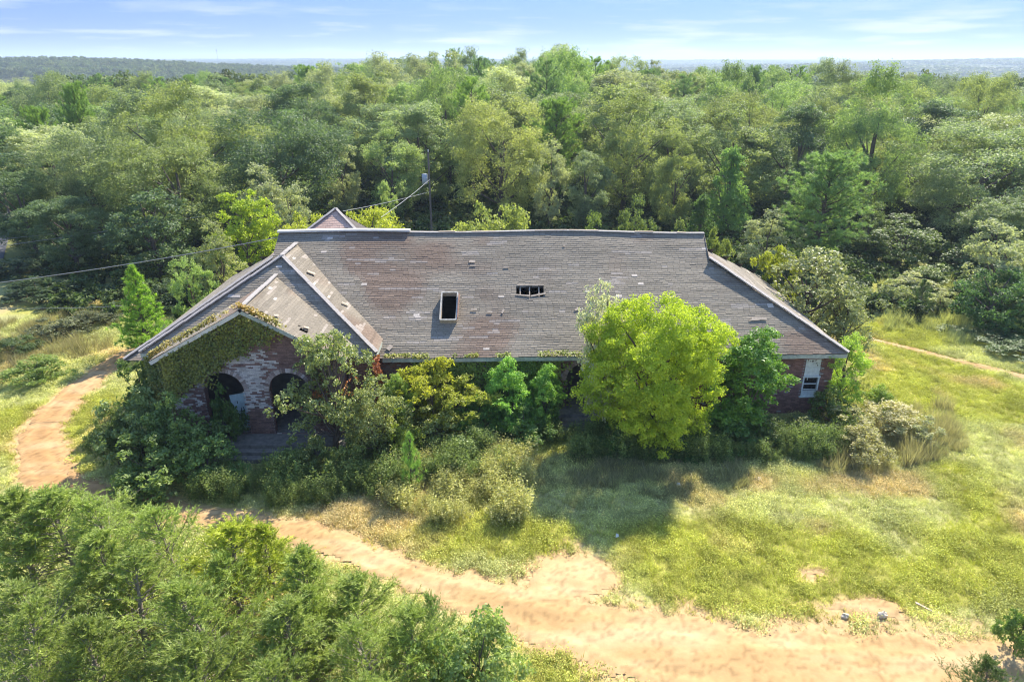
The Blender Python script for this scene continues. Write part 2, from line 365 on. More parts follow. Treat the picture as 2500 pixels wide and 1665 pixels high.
# main front slope
EY = lambda x: 30.03 + .0245 * x
def sag(x): return .045 * math.sin(x * .55) + .05 * math.sin(x * .21 + 1) - .003 * x
def S_main(u, v):
    e = np.array([u, EY(u), 3.5]); r = np.array([u, 36.75, 8.0 + sag(u)]); return e + (r - e) * v
VG = .765
hiR = lambda v: lerp(16.32, 10.45, v / VG) if v < VG else 10.50
loL = lambda v: lerp(-18.4, -12.65, v / VG) if v < VG else -12.72
NM = (0, -.56, .828)
roof_main = roof_slope('roof_slope', S_main, 8.1, loL, hiR, NM,
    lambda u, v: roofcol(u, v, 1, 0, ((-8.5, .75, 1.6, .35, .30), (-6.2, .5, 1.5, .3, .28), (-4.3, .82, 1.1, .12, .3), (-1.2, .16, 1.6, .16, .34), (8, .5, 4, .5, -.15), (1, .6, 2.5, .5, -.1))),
    holes=((-3.50, -2.80, .255, .455), (.22, 1.62, .455, .523), (.9, 1.6, .44, .456)))
# back slope, plain
roof_slope('roof_slope', lambda u, v: np.array([u, 43.3 - 6.55 * v, 3.5 + 4.5 * v]), 8.1, loL, hiR, (0, .56, .828), None, expo=1.2, shing=False)
# hip ends
def S_endR(u, v): return np.array([lerp(16.32, 10.45, v), u, lerp(3.5, 6.93, v)])
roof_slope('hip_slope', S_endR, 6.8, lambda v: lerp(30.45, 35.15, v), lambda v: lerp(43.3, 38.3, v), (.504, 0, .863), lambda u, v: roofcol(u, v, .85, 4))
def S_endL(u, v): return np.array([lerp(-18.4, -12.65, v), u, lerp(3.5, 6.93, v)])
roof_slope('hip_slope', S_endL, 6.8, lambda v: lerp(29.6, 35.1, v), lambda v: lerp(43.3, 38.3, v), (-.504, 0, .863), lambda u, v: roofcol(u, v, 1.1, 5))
# front wing: two sides and the hip towards the yard
def S_wR(u, v): return np.array([lerp(-6.28, -11.6, v), u, lerp(4.1, 7.5, v)])
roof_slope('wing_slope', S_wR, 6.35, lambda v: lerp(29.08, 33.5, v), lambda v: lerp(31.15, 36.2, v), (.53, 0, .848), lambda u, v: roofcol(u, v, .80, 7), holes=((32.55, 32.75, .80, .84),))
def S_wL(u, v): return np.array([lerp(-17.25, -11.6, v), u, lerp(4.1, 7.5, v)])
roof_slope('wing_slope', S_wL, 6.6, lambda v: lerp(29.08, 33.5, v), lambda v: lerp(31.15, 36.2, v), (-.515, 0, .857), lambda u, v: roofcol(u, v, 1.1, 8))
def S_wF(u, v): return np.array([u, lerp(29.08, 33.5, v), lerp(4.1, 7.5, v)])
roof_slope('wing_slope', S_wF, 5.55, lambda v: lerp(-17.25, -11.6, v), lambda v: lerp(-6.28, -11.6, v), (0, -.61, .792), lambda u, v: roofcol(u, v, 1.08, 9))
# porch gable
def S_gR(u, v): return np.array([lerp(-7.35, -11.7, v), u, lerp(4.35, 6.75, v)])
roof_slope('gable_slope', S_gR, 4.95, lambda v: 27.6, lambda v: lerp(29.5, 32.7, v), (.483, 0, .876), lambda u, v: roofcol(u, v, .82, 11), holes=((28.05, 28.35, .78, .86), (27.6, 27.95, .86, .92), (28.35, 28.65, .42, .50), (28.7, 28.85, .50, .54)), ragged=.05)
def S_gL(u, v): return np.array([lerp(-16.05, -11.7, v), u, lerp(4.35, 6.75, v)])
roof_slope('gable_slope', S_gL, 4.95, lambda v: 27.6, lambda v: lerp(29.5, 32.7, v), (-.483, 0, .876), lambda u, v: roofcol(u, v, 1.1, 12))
# rear wing: a hipped pyramid behind the ridge
AP = np.array([-12.05, 46.6, 7.25]); CN = [np.array(p) for p in ((-17.2, 41.2, 3.7), (-7.4, 42.8, 3.7), (-8.2, 50.0, 3.7), (-17.4, 50.0, 3.7))]
RUST = np.array([.54, .37, .29])
for k in range(4):
    A, B = CN[k], CN[(k + 1) % 4]; e = B - A; L = np.linalg.norm(e); m = A + e * np.dot(AP - A, e) / L ** 2; nn = np.cross(e, AP - A); nn /= np.linalg.norm(nn)
    tA = float(np.dot(AP - A, e) / L)
    def S_r(u, v, A=A, e=e / L, m=m): return A + e * u + (AP - m) * v
    roof_slope('rear_wing_slope', S_r, float(np.linalg.norm(AP - m)), lambda v, t=tA: t * v, lambda v, t=tA, L=L: L + (t - L) * v, nn,
               lambda u, v: (RUST * rng.uniform(.9, 1.1) * (.85 + .3 * float(vnoise(u, v * 8, 1.5, 5))), False), holes=((6.4, 6.75, .66, .72), (6.8, 6.95, .60, .64)) if k == 0 else (), shing=(k in (0, 3)), expo=.2)
for (x, a, b, t) in ((10.45, 35.15, 38.35, 36.75), (-12.65, 35.1, 38.35, 36.75)):
    mb = MB(); mb.add([(x, a, 6.93), (x, b, 6.93), (x, t + .05, 7.95), (x, t - .05, 7.95)], [(0, 1, 2, 3)]); hp(mb.build('gablet', M_DECK))

# caps along ridges and hips
def cap(p, q, w, name='hip_cap', mat=M_METAL, h=.05, up=(0, 0, 1)):
    mb = MB(); p = np.array(p, float); q = np.array(q, float); n = max(2, int(np.linalg.norm(q - p) / .45))
    for k in range(n):
        a, b = p + (q - p) * (k / n), p + (q - p) * min((k + 1.06) / n, 1); o = np.array([0, 0, rng.normal(.035, .006)])
        mb.beam(a + o, b + o + [0, 0, .012], w * rng.uniform(.92, 1.06), h, up)
    return hp(mb.build(name, mat))
M_CAP = colmat('grey_hip_shingle', flat=(.33, .30, .275), nscale=9, namp=.3)
cap((16.34, 30.42, 3.55), (10.45, 35.12, 7.0), .26, mat=M_CAP)
cap((-6.26, 29.05, 4.14), (-11.6, 33.5, 7.54), .2, mat=M_CAP)
cap((-17.27, 29.05, 4.14), (-11.6, 33.5, 7.54), .22, mat=M_CAP)
cap((-18.4, 29.6, 3.55), (-12.65, 35.1, 7.0), .22, mat=M_CAP)
cap((-11.6, 33.45, 7.56), (-11.6, 36.0, 7.56), .22, mat=M_CAP)
cap((-11.7, 27.6, 6.8), (-11.7, 32.6, 6.8), .2, mat=M_CAP)
cap(CN[0] + [0, 0, .04], AP + [0, 0, .04], .24, mat=M_CAP)
cap(CN[1] + [0, 0, .04], AP + [0, 0, .04], .2, mat=M_CAP)
# ridge: intact pale cap at the left, broken boards further along
def ridge_piece(x0, x1, dz, w, h, mat, dy=0., tilt=0.):
    mb = MB(); n = max(1, int((x1 - x0) / .9))
    for k in range(n):
        a = x0 + (x1 - x0) * k / n; b = x0 + (x1 - x0) * (k + 1) / n
        mb.beam((a, 36.72 + dy, 8.0 + sag(a) + dz), (b, 36.72 + dy, 8.0 + sag(b) + dz + tilt), w, h)
    hp(mb.build('ridge_cap', mat))
ridge_piece(-12.75, -5.55, .085, .34, .10, M_METAL); ridge_piece(-5.54, 10.48, .0, .24, .06, M_CAP)
for (a, b, dz, w, h, t) in ((-4.0, -3.1, .045, .16, .02, .015), (-3.0, -2.5, .035, .10, .02, 0), (-2.2, -.9, .04, .15, .02, -.01), (1.25, 3.0, .042, .12, .02, 0), (3.1, 4.7, .042, .14, .02, 0), (6.7, 7.7, .045, .16, .02, .02), (9.0, 9.5, .05, .16, .02, -.02)):
    ridge_piece(a, b, dz, w, h, M_WOOD, 0, t)
# loose bits of torn shingle and board lying on the roof
for (u, v, s1, s2, ang) in ((-5.9, .07, .22, .30, .6), (-1.1, .325, .26, .10, .05), (-1.9, .345, .30, .08, 0), (-.45, .33, .10, .26, .4), (3.25, .34, .12, .22, .9), (-2.1, .735, .32, .16, 0), (-2.05, .70, .3, .07, .02), (12.35, .265, .75, .16, .05), (12.1, .255, .5, .08, -.04), (2.8, .86, .12, .08, 0), (-.3, .68, .28, .07, 0)):
    p = S_main(u, v) + np.array(NM) * .055; t = np.array([math.cos(ang), -math.sin(ang) * .828, -math.sin(ang) * .56]); mb = MB()
    mb.beam(p - t * s1 / 2, p + t * s1 / 2, s2, .018, NM); hp(mb.build('loose_shingle', M_WOOD))
for p, t, w in (((-10.2, 33.35, 6.67), (.55, .3, -.35), .34), ((-8.3, 32.05, 5.45), (.45, .15, -.29), .24), ((-10.9, 28.0, 6.36), (.35, .3, -.16), .30), ((-10.5, 28.5, 6.14), (.25, .3, -.12), .22), ((-9.3, 28.75, 5.47), (.3, .22, -.16), .25), ((-10.65, 27.75, 6.20), (.1, .5, -.05), .20)):
    p = np.array(p) + np.array([.5, 0, .85]) * .05; t = np.array(t) * .6; mb = MB(); mb.beam(p - t / 2, p + t / 2, w * .6, .015, (.5, 0, .85)); hp(mb.build('loose_shingle', M_WOOD))

# skylight curb standing over its opening
n = np.array(NM); cb = MB(); hgt = .27
A = [S_main(-3.55, .25), S_main(-2.75, .25), S_main(-2.75, .46), S_main(-3.55, .46)]
sk = MB(); up_ = n
for k in range(4):
    p, q = A[k], A[(k + 1) % 4]; sk.beam(p + n * hgt / 2, q + n * hgt / 2, .05, hgt, up_)
SKY = hp(sk.build('skylight_curb', M_WOOD))
fr = MB()
for k in range(4):
    p, q = A[k] + n * (hgt + .02), A[(k + 1) % 4] + n * (hgt + .02); fr.beam(p, q, .07, .04, up_)
fr.build('skylight_frame', colmat('grey_peeling_frame', flat=(.46, .42, .36), nscale=9, namp=.45), SKY)
bb = MB(); bb.beam(A[1] + n * .33 + [.06, .1, 0], A[2] + n * .25 + [.09, -.2, 0], .05, .12, up_); bb.build('broken_board', colmat('split_red_wood', flat=(.36, .20, .14), nscale=10, namp=.4), SKY)
# rafters and splintered board showing in the hole
for x in (.42, .90, 1.38):
    mb = MB(); mb.beam(S_main(x, .43) - n * .12, S_main(x, .55) - n * .12, .055, .16, up_); hp(mb.build('rafter', M_WOOD))
for (a, b, va, vb, w) in ((.18, .92, .459, .446, .07), (.95, 1.72, .446, .464, .09), (.25, 1.65, .535, .530, .05)):
    mb = MB(); mb.beam(S_main(a, va) + n * .03, S_main(b, vb) + n * .05, w, .03, up_); hp(mb.build('splintered_board', M_WOOD))

# eaves: fascia boards and soffits
def fascia(p, q, h, mat=M_WHITE, name='fascia'):
    p = np.array(p, float); q = np.array(q, float); n = max(1, int(np.linalg.norm(q - p) / 2.4))
    for k in range(n):
        mb = MB(); mb.beam(p + (q - p) * k / n + [0, 0, rng.normal(0, .01)], p + (q - p) * ((k + .995) / n) + [0, 0, rng.normal(0, .01)], .035, h); hp(mb.build(name, mat))
M_FASC = colmat('mossy_fascia_paint', flat=(.40, .42, .36), nscale=5, namp=.4)
fascia((-6.2, EY(-6.2) + .03, 3.36), (16.3, EY(16.3) + .03, 3.36), .2, M_FASC)
fascia((16.3, 30.46, 3.38), (16.3, 43.3, 3.38), .2, M_FASC)
fascia((-6.3, 29.1, 3.97), (-6.3, 30.6, 3.97), .2, M_FASC); fascia((-7.4, 29.1, 3.97), (-6.28, 29.1, 3.97), .2, M_FASC); fascia((-17.25, 29.1, 3.97), (-16.0, 29.1, 3.97), .2, M_FASC)
fascia((-16.05, 27.62, 4.24), (-11.72, 27.62, 6.64), .17, M_METAL, 'rake_board'); fascia((-7.35, 27.62, 4.24), (-11.68, 27.62, 6.64), .17, M_FASC, 'rake_board')
mb = MB(); mb.add([(-6.2, EY(-6.2) + .05, 3.27), (16.28, EY(16.3) + .05, 3.27), (16.28, EY(16.3) + .6, 3.27), (-6.2, EY(-6.2) + .6, 3.27)], [(0, 3, 2, 1)]); hp(mb.build('soffit', M_WHITE)); mb = MB()
mb.add([(-17.2, 29.1, 3.87), (-6.3, 29.1, 3.87), (-6.3, 30.9, 3.87), (-17.2, 30.9, 3.87)], [(0, 3, 2, 1)])
hp(mb.build('soffit', M_WHITE))

# walls: bricks laid one by one on the mortar, arches cut out
BL, BH, BD = .205, .066, .03
def brickwall(name, p, q, z0, ztop, openings, colf, mortar_quads):
    """bricks along p->q; ztop(u) upper limit; openings: functions (u,z)->inside"""
    p = np.array(p, float); q = np.array(q, float); L = np.linalg.norm(q - p); d = (q - p) / L; nrm = np.array([d[1], -d[0]]); V = []; F = []; C = []; z = z0; row = 0
    while z < 9:
        us = np.arange(-(BL + .01) * (.5 if row % 2 else 0), L, BL + .01); any_ = False
        for u in us:
            a, b = max(u, 0), min(u + BL, L)
            if b - a < .04: continue
            um, zm = (a + b) / 2, z + BH / 2
            if zm > ztop(um): continue
            any_ = True
            if any(f(um, zm) for f in openings): continue
            o = BD * rng.uniform(.75, 1.2); i0 = len(V)
            for (uu, zz, oo) in ((a, z, o), (b, z, o), (b, z + BH, o), (a, z + BH, o), (a, z, 0), (b, z, 0), (b, z + BH, 0), (a, z + BH, 0)):
                V.append((p[0] + d[0] * uu + nrm[0] * oo, p[1] + d[1] * uu + nrm[1] * oo, zz))
            F += [(i0, i0+1, i0+2, i0+3), (i0+3, i0+2, i0+6, i0+7), (i0, i0+4, i0+5, i0+1), (i0+1, i0+5, i0+6, i0+2), (i0+4, i0, i0+3, i0+7)]
            C += [colf(um, zm)] * 5
        if not any_: break
        z += BH + .011; row += 1
    mb = MB()
    for Q in mortar_quads: mb.add([(p[0] + d[0] * u + nrm[0] * -.0, p[1] + d[1] * u, zz) for u, zz in Q], [(0, 1, 2, 3)])
    w = hp(mb.build(name, M_MORTAR))
    tag(obj('bricks', mesh_np('bricks', V, F, M_BRICK, np.array(C)), w), kind='stuff')
    return w
BR = np.array([.23, .125, .10]); BW = np.array([.62, .57, .52])
def arch(c, half, spring, floor): return lambda u, z: abs(u - c) < half and z > floor and (z < spring or (u - c) ** 2 + (z - spring) ** 2 < (half + .0) ** 2)
def archring(wall, p, d, c, half, spring, colf, n=25):
    """single bricks on edge round an arch"""
    for k in range(n):
        t = math.pi * (k + .5) / n; r0, r1 = half + .005, half + .215; dt = math.pi / n * .44; V = []
        for o in (-.02, .045):
            for (rr, th) in ((r0, t - dt), (r0, t + dt), (r1, t + dt), (r1, t - dt)):
                u = c + rr * math.cos(th); V.append((p[0] + d[0] * u + d[1] * o, p[1] + d[1] * u - d[0] * o, spring + rr * math.sin(th)))
        me = mesh_np('brick', V, [(4, 7, 6, 5), (0, 4, 5, 1), (1, 5, 6, 2), (2, 6, 7, 3), (3, 7, 4, 0)], M_BRICK, np.tile(colf(c, spring), (5, 1)))
        obj('brick', me, wall)
def mortar_arch(c, half, spring, u0, u1, z0, z1, floor):
    """quads of a panel u0..u1 with the arch left open"""
    Q = [[(u0, z0), (c - half, z0), (c - half, z1), (u0, z1)], [(c + half, z0), (u1, z0), (u1, z1), (c + half, z1)]]
    if floor > z0: Q.append([(c - half, z0), (c + half, z0), (c + half, floor), (c - half, floor)])
    n = 14
    for k in range(n):
        a, b = c - half + 2 * half * k / n, c - half + 2 * half * (k + 1) / n; f = lambda u: spring + math.sqrt(max(0, half ** 2 - (u - c) ** 2)) + .02
        Q.append([(a, f(a)), (b, f(b)), (b, z1), (a, z1)])
    return Q
# main front: u measured from the left end at x = -6.6
p0, p1 = (-6.6, 30.42), (16.0, 30.94); Lw = math.hypot(22.6, .52); dw = (22.6 / Lw, .52 / Lw)
UX = lambda x: (x + 6.6) / dw[0]
def col_main(u, z):
    c = BR * rng.uniform(.75, 1.3)
    if u < 3.2 and rng.random() < .45: c = c * .55 + BW * .22
    if rng.random() < .03: c = BW * .6
    return c
AC, AH, ASP, AF = UX(3.62), .95, 1.95, .55
wU0, wU1 = UX(14.55), UX(15.38)
Q = mortar_arch(AC, AH, ASP, UX(1.5), UX(6), 0, 3.3, AF) + [[(0, 0), (UX(1.5), 0), (UX(1.5), 3.3), (0, 3.3)], [(UX(6), 0), (wU0, 0), (wU0, 3.3), (UX(6), 3.3)], [(wU1, 0), (Lw, 0), (Lw, 3.3), (wU1, 3.3)], [(wU0, 0), (wU1, 0), (wU1, .95), (wU0, .95)], [(wU0, 3.02), (wU1, 3.02), (wU1, 3.3), (wU0, 3.3)]]
wall_f = brickwall('front_wall', p0, p1, .0, lambda u: 3.24, [arch(AC, AH + .22, ASP, ASP), arch(AC, AH, ASP, AF), lambda u, z: wU0 < u < wU1 and .95 < z < 3.02], col_main, Q)
archring(wall_f, p0, dw, AC, AH, ASP, lambda u, z: (BR * .8 + BW * .28) * rng.uniform(.8, 1.2))
# porch gable wall
g0, g1 = (-15.5, 27.95), (-7.9, 27.95); dg = (1, 0); GX = lambda x: x + 15.5
GZT = lambda u: 6.6 - abs(u - GX(-11.7)) * .5517 - .08
a1, a2, ah, asp, afl = GX(-13.12), GX(-10.15), .92, 2.72, .5
def col_gab(u, z):
    c = (BR * .85 + .03) * rng.uniform(.7, 1.2)
    wgt = float(fbm(u * .6, z * 2.5, .5, 33, 3)) * .6 + .12 + .35 * math.exp(-((u - GX(-12.1)) / 1.1) ** 2 - ((z - 3.4) / 1.0) ** 2) - .25 * (u > 5) - .18 * (z < 1.6) + .1 * (u < 1.2)
    if rng.random() < float(sstep(.28, .74, wgt)): c = c * .25 + BW * rng.uniform(.5, .95)
    return c
um = (a1 + a2) / 2; LG = 7.6
Q = mortar_arch(a1, ah, asp, 0, um, 0, 4.2, afl) + mortar_arch(a2, ah, asp, um, LG, 0, 4.2, afl) + [[(0, 4.2), (um, 4.2), (um, GZT(um)), (0, GZT(0))], [(um, 4.2), (LG, 4.2), (LG, GZT(LG)), (um, GZT(um))]]
wall_g = brickwall('gable_wall', g0, g1, 0, GZT, [arch(a1, ah + .22, asp, asp), arch(a1, ah, asp, afl), arch(a2, ah + .22, asp, asp), arch(a2, ah, asp, afl)], col_gab, Q)
for ac in (a1, a2): archring(wall_g, g0, dg, ac, ah, asp, lambda u, z: (BR * .55 + BW * rng.uniform(.1, .7)))
# arch soffits and pier depth
def jamb(p, d, c, half, spring, floor, depth, parent):
    mb = MB(); pts = [(c - half, floor), (c - half, spring)] + [(c - half * math.cos(t), spring + half * math.sin(t)) for t in np.linspace(.2, math.pi - .2, 12)] + [(c + half, spring), (c + half, floor)]
    for (u0, za), (u1, zb) in zip(pts[:-1], pts[1:]):
        q = [(p[0] + d[0] * u + -d[1] * o, p[1] + d[1] * u + d[0] * o, z) for (u, z, o) in ((u0, za, 0), (u1, zb, 0), (u1, zb, depth), (u0, za, depth))]
        mb.add(q, [(0, 1, 2, 3)])
    hp(mb.build('arch_reveal', M_BRICK2))
M_BRICK2 = bpy.data.materials.new('brick_courses'); M_BRICK2.use_nodes = True
_n = M_BRICK2.node_tree.nodes; _l = M_BRICK2.node_tree.links; _b = _n.new('ShaderNodeTexBrick'); _t = _n.new('ShaderNodeTexCoord'); _m = _n.new('ShaderNodeMapping'); _m.inputs['Rotation'].default_value = (R(90), 0, 0)
_b.inputs['Scale'].default_value = 4.6; _b.inputs['Color1'].default_value = (.24, .10, .075, 1); _b.inputs['Color2'].default_value = (.17, .075, .06, 1); _b.inputs['Mortar'].default_value = (.3, .26, .23, 1); _b.inputs['Row Height'].default_value = .35; _b.inputs['Brick Width'].default_value = 1.0; _b.inputs['Mortar Size'].default_value = .03
_l.new(_t.outputs['Object'], _m.inputs[0]); _l.new(_m.outputs[0], _b.inputs[0]); _l.new(_b.outputs[0], _n['Principled BSDF'].inputs['Base Color']); _n['Principled BSDF'].inputs['Roughness'].default_value = .9
jamb(p0, dw, AC, AH, ASP, AF, .35, wall_f); jamb(g0, dg, a1, ah, asp, afl, .35, wall_g); jamb(g0, dg, a2, ah, asp, afl, .35, wall_g)
# remaining walls, rooms behind the openings, floors
for nm_, mt_, bx_ in (('side_wall', M_BRICK2, (((15.75, 31.0, 0), (16.02, 42.9, 3.3)), ((-18.0, 42.6, 0), (15.74, 42.9, 3.3)), ((-18.0, 30.9, 0), (-17.75, 42.59, 3.3)), ((-17.0, 29.5, 0), (-15.6, 29.75, 3.9)), ((-7.8, 29.5, 0), (-6.55, 29.75, 3.9)), ((-6.8, 29.76, 0), (-6.55, 30.5, 3.9)), ((-17.0, 29.76, 0), (-16.8, 31.0, 3.9)), ((-15.5, 28.0, 0), (-15.25, 29.74, 4.3)), ((-8.15, 28.0, 0), (-7.9, 29.74, 4.3)), ((-16.6, 43.4, 0), (-8.4, 43.6, 3.75)), ((-16.6, 49.3, 0), (-8.6, 49.5, 3.75)), ((-16.8, 43.61, 0), (-16.6, 49.29, 3.75)), ((-8.6, 43.61, 0), (-8.4, 49.29, 3.75)))), ('inner_wall', M_DARK, (((-15.2, 30.6, .4), (-8.2, 30.75, 4.2)), ((2.0, 32.8, .5), (5.4, 32.9, 3.2)), ((-17.7, 31.1, 3.28), (15.7, 42.5, 3.34)), ((13.8, 33.6, 0), (15.7, 33.7, 3.2)), ((-15.2, 28.1, 4.0), (-8.2, 30.58, 4.06))))):
    for a_, b_ in bx_:
        mb = MB(); mb.box(a_, b_); hp(mb.build(nm_, mt_))
mb = MB(); mb.box((-16.2, 26.9, -.3), (-7.4, 30.55, .5)); hp(mb.build('porch_floor', M_CONC))
for k, (z, y) in enumerate(((.33, 26.55), (.16, 26.2))):
    mb = MB(); mb.box((-13.9, y, -.3), (-9.3, 26.89, z)); hp(mb.build('step', M_CONC))
mb = MB(); mb.box((2.3, 29.7, -.3), (5.0, 32.8, .55)); hp(mb.build('porch_floor', M_CONC))
for z, y in ((.40, 29.4), (.26, 29.1), (.12, 28.8)):
    mb = MB(); mb.box((2.45, y, -.3), (4.8, 29.69, z)); hp(mb.build('step', M_CONC))

# tall window by the right corner: boarded top, sashes, panelled apron
wx, wy = (lambda u: p0[0] + dw[0] * u), (lambda u: p0[1] + dw[1] * u)
WIN = thing('window', None, None); WIN.name = 'window'; del_ = [WIN.pop(k, None) for k in ('label', 'category')]
WIN.parent = HOUSE; WIN.location = (wx(wU0), wy(wU0) - 33, .95); WIN.rotation_euler = (0, 0, math.atan2(.52, 22.6))
ww = wU1 - wU0
def wpart(name, a, b, mat, rot=0):
    mb = MB(); mb.box(a, b); o = mb.build(name, mat, WIN)
    if rot: o.rotation_euler = (0, rot, 0)
    return o
for k in range(4):
    for h in range(2): wpart('panel', (.03 + h * (ww - .06) / 2 + .004, .0 - rng.uniform(0, .012), 1.13 + k * .235), (.03 + (h + 1) * (ww - .06) / 2 - .004, .03, 1.13 + (k + 1) * .235 - .008), M_WHITE)
for (t, z) in ((.1, 2.0), (.2, 1.95), (.31, 1.98), (.38, 1.96), (.48, 1.99), (.55, 1.85), (.6, 1.72)):
    wpart('paint_flake', (t, -.018, z - rng.uniform(.03, .09)), (t + rng.uniform(.025, .06), -.013, z + rng.uniform(0, .05)), M_DECK)
wpart('frame', (0, -.05, .32), (.075, .08, 1.13), M_WHITE); wpart('frame', (ww - .075, -.05, .32), (ww, .08, 1.13), M_WHITE); wpart('head', (-.03, -.07, 1.06), (ww + .03, .08, 1.125), M_WHITE)
wpart('sash', (.08, .0, .66), (ww - .08, .04, .71), M_WHITE); wpart('sash', (.08, .0, .355), (ww - .08, .04, .40), M_WHITE, .03); wpart('sash', (.08, .0, 1.02), (ww - .08, .04, 1.058), M_WHITE)
wpart('pane', (.08, .05, .71), (ww - .08, .056, 1.02), M_GLASS); wpart('pane', (.08, .05, .40), (ww - .08, .056, .66), M_GLASS)
wpart('shard', (.24, .03, .88), (.27, .04, 1.02), M_WHITE)
for h in range(3): wpart('panel', (.03 + h * (ww - .06) / 3 + .004, -.01, .03), (.03 + (h + 1) * (ww - .06) / 3 - .004, .03, .3), M_WHITE)
wpart('sill', (-.05, -.10, -.04), (ww + .05, .05, .028), M_WHITE)

# pale blue door leaning inside the porch arch, with dark scrawls
DOOR = thing('loose_door', 'pale blue door panel with dark scrawls leaning inside the left porch arch', 'door', (-12.62, 28.42, .52))
DOOR.rotation_euler = (R(-7), R(-5), R(14))
mb = MB(); mb.box((-.38, -.02, 0), (.38, .02, 1.75)); mb.build('leaf', colmat('pale_blue_paint', flat=(.50, .62, .62), nscale=6, namp=.2), DOOR)
M_INK = colmat('dark_scrawl', flat=(.03, .03, .04), nscale=5, namp=.2)
for (x, z, w, h, a) in ((-.2, .55, .03, .26, .2), (-.05, .5, .03, .3, -.15), (.08, .56, .03, .24, .1), (.2, .5, .03, .28, -.1), (0, .95, .03, .22, .3), (.12, .98, .03, .2, -.2), (-.1, 1.35, .03, .14, 0)):
    mb = MB(); mb.box((-w / 2, -.026, -h / 2), (w / 2, -.022, h / 2)); o = mb.build('scrawl', M_INK, DOOR); o.location = (x, 0, z); o.rotation_euler = (0, a, 0)
# ------------------------------------------------------------------ plants: generators
def unit(n, r=rng):
    v = r.normal(size=(n, 3)); return v / np.linalg.norm(v, axis=1)[:, None]
def nrmz(v): return v / (np.linalg.norm(v, axis=-1, keepdims=True) + 1e-9)
def leaves(C, N, ln, wd, r):
    """rhombic leaves at C with normals N"""
    n = len(C); t = nrmz(np.cross(N, unit(n, r))); b = np.cross(N, t)
    L = (ln * r.uniform(.65, 1.3, n))[:, None]; Wd = (wd * r.uniform(.7, 1.25, n))[:, None]
    V = np.stack([C - t * L * .5, C + b * Wd * .5 + t * L * .08, C + t * L * .5 - N * L * .12, C - b * Wd * .5 + t * L * .08], 1).reshape(-1, 3)
    return V, np.arange(4 * n).reshape(n, 4)
def spikes(C, D, ln, wd, r):
    """narrow triangular needles / blades at C pointing along D"""
    n = len(C); sv = nrmz(np.cross(D, unit(n, r))); L = (np.asarray(ln) * r.uniform(.7, 1.25, n))[:, None]
    V = np.stack([C - sv * wd / 2, C + sv * wd / 2, C + D * L], 1).reshape(-1, 3)
    return V, np.arange(3 * n).reshape(n, 3)
def profile(kind, t):
    """relative radius of a crown at height t (0 bottom .. 1 top)"""
    if kind == 'round': return np.sqrt(np.clip(1 - (2 * t - 1) ** 2, 0, 1)) ** .8
    if kind == 'oak': return np.clip(np.sin(np.pi * np.clip(t * .86 + .10, 0, 1)), 0, 1) ** .6
    if kind == 'oval': return np.clip(np.sin(np.pi * np.clip(t * .93 + .05, 0, 1)), 0, 1) ** .75
    if kind == 'cone': return np.clip(1 - t, 0, 1) ** .8 * np.clip(t * 9 + .35, 0, 1)
    if kind == 'dome': return np.clip(1 - t ** 2.2, 0, 1) ** .6
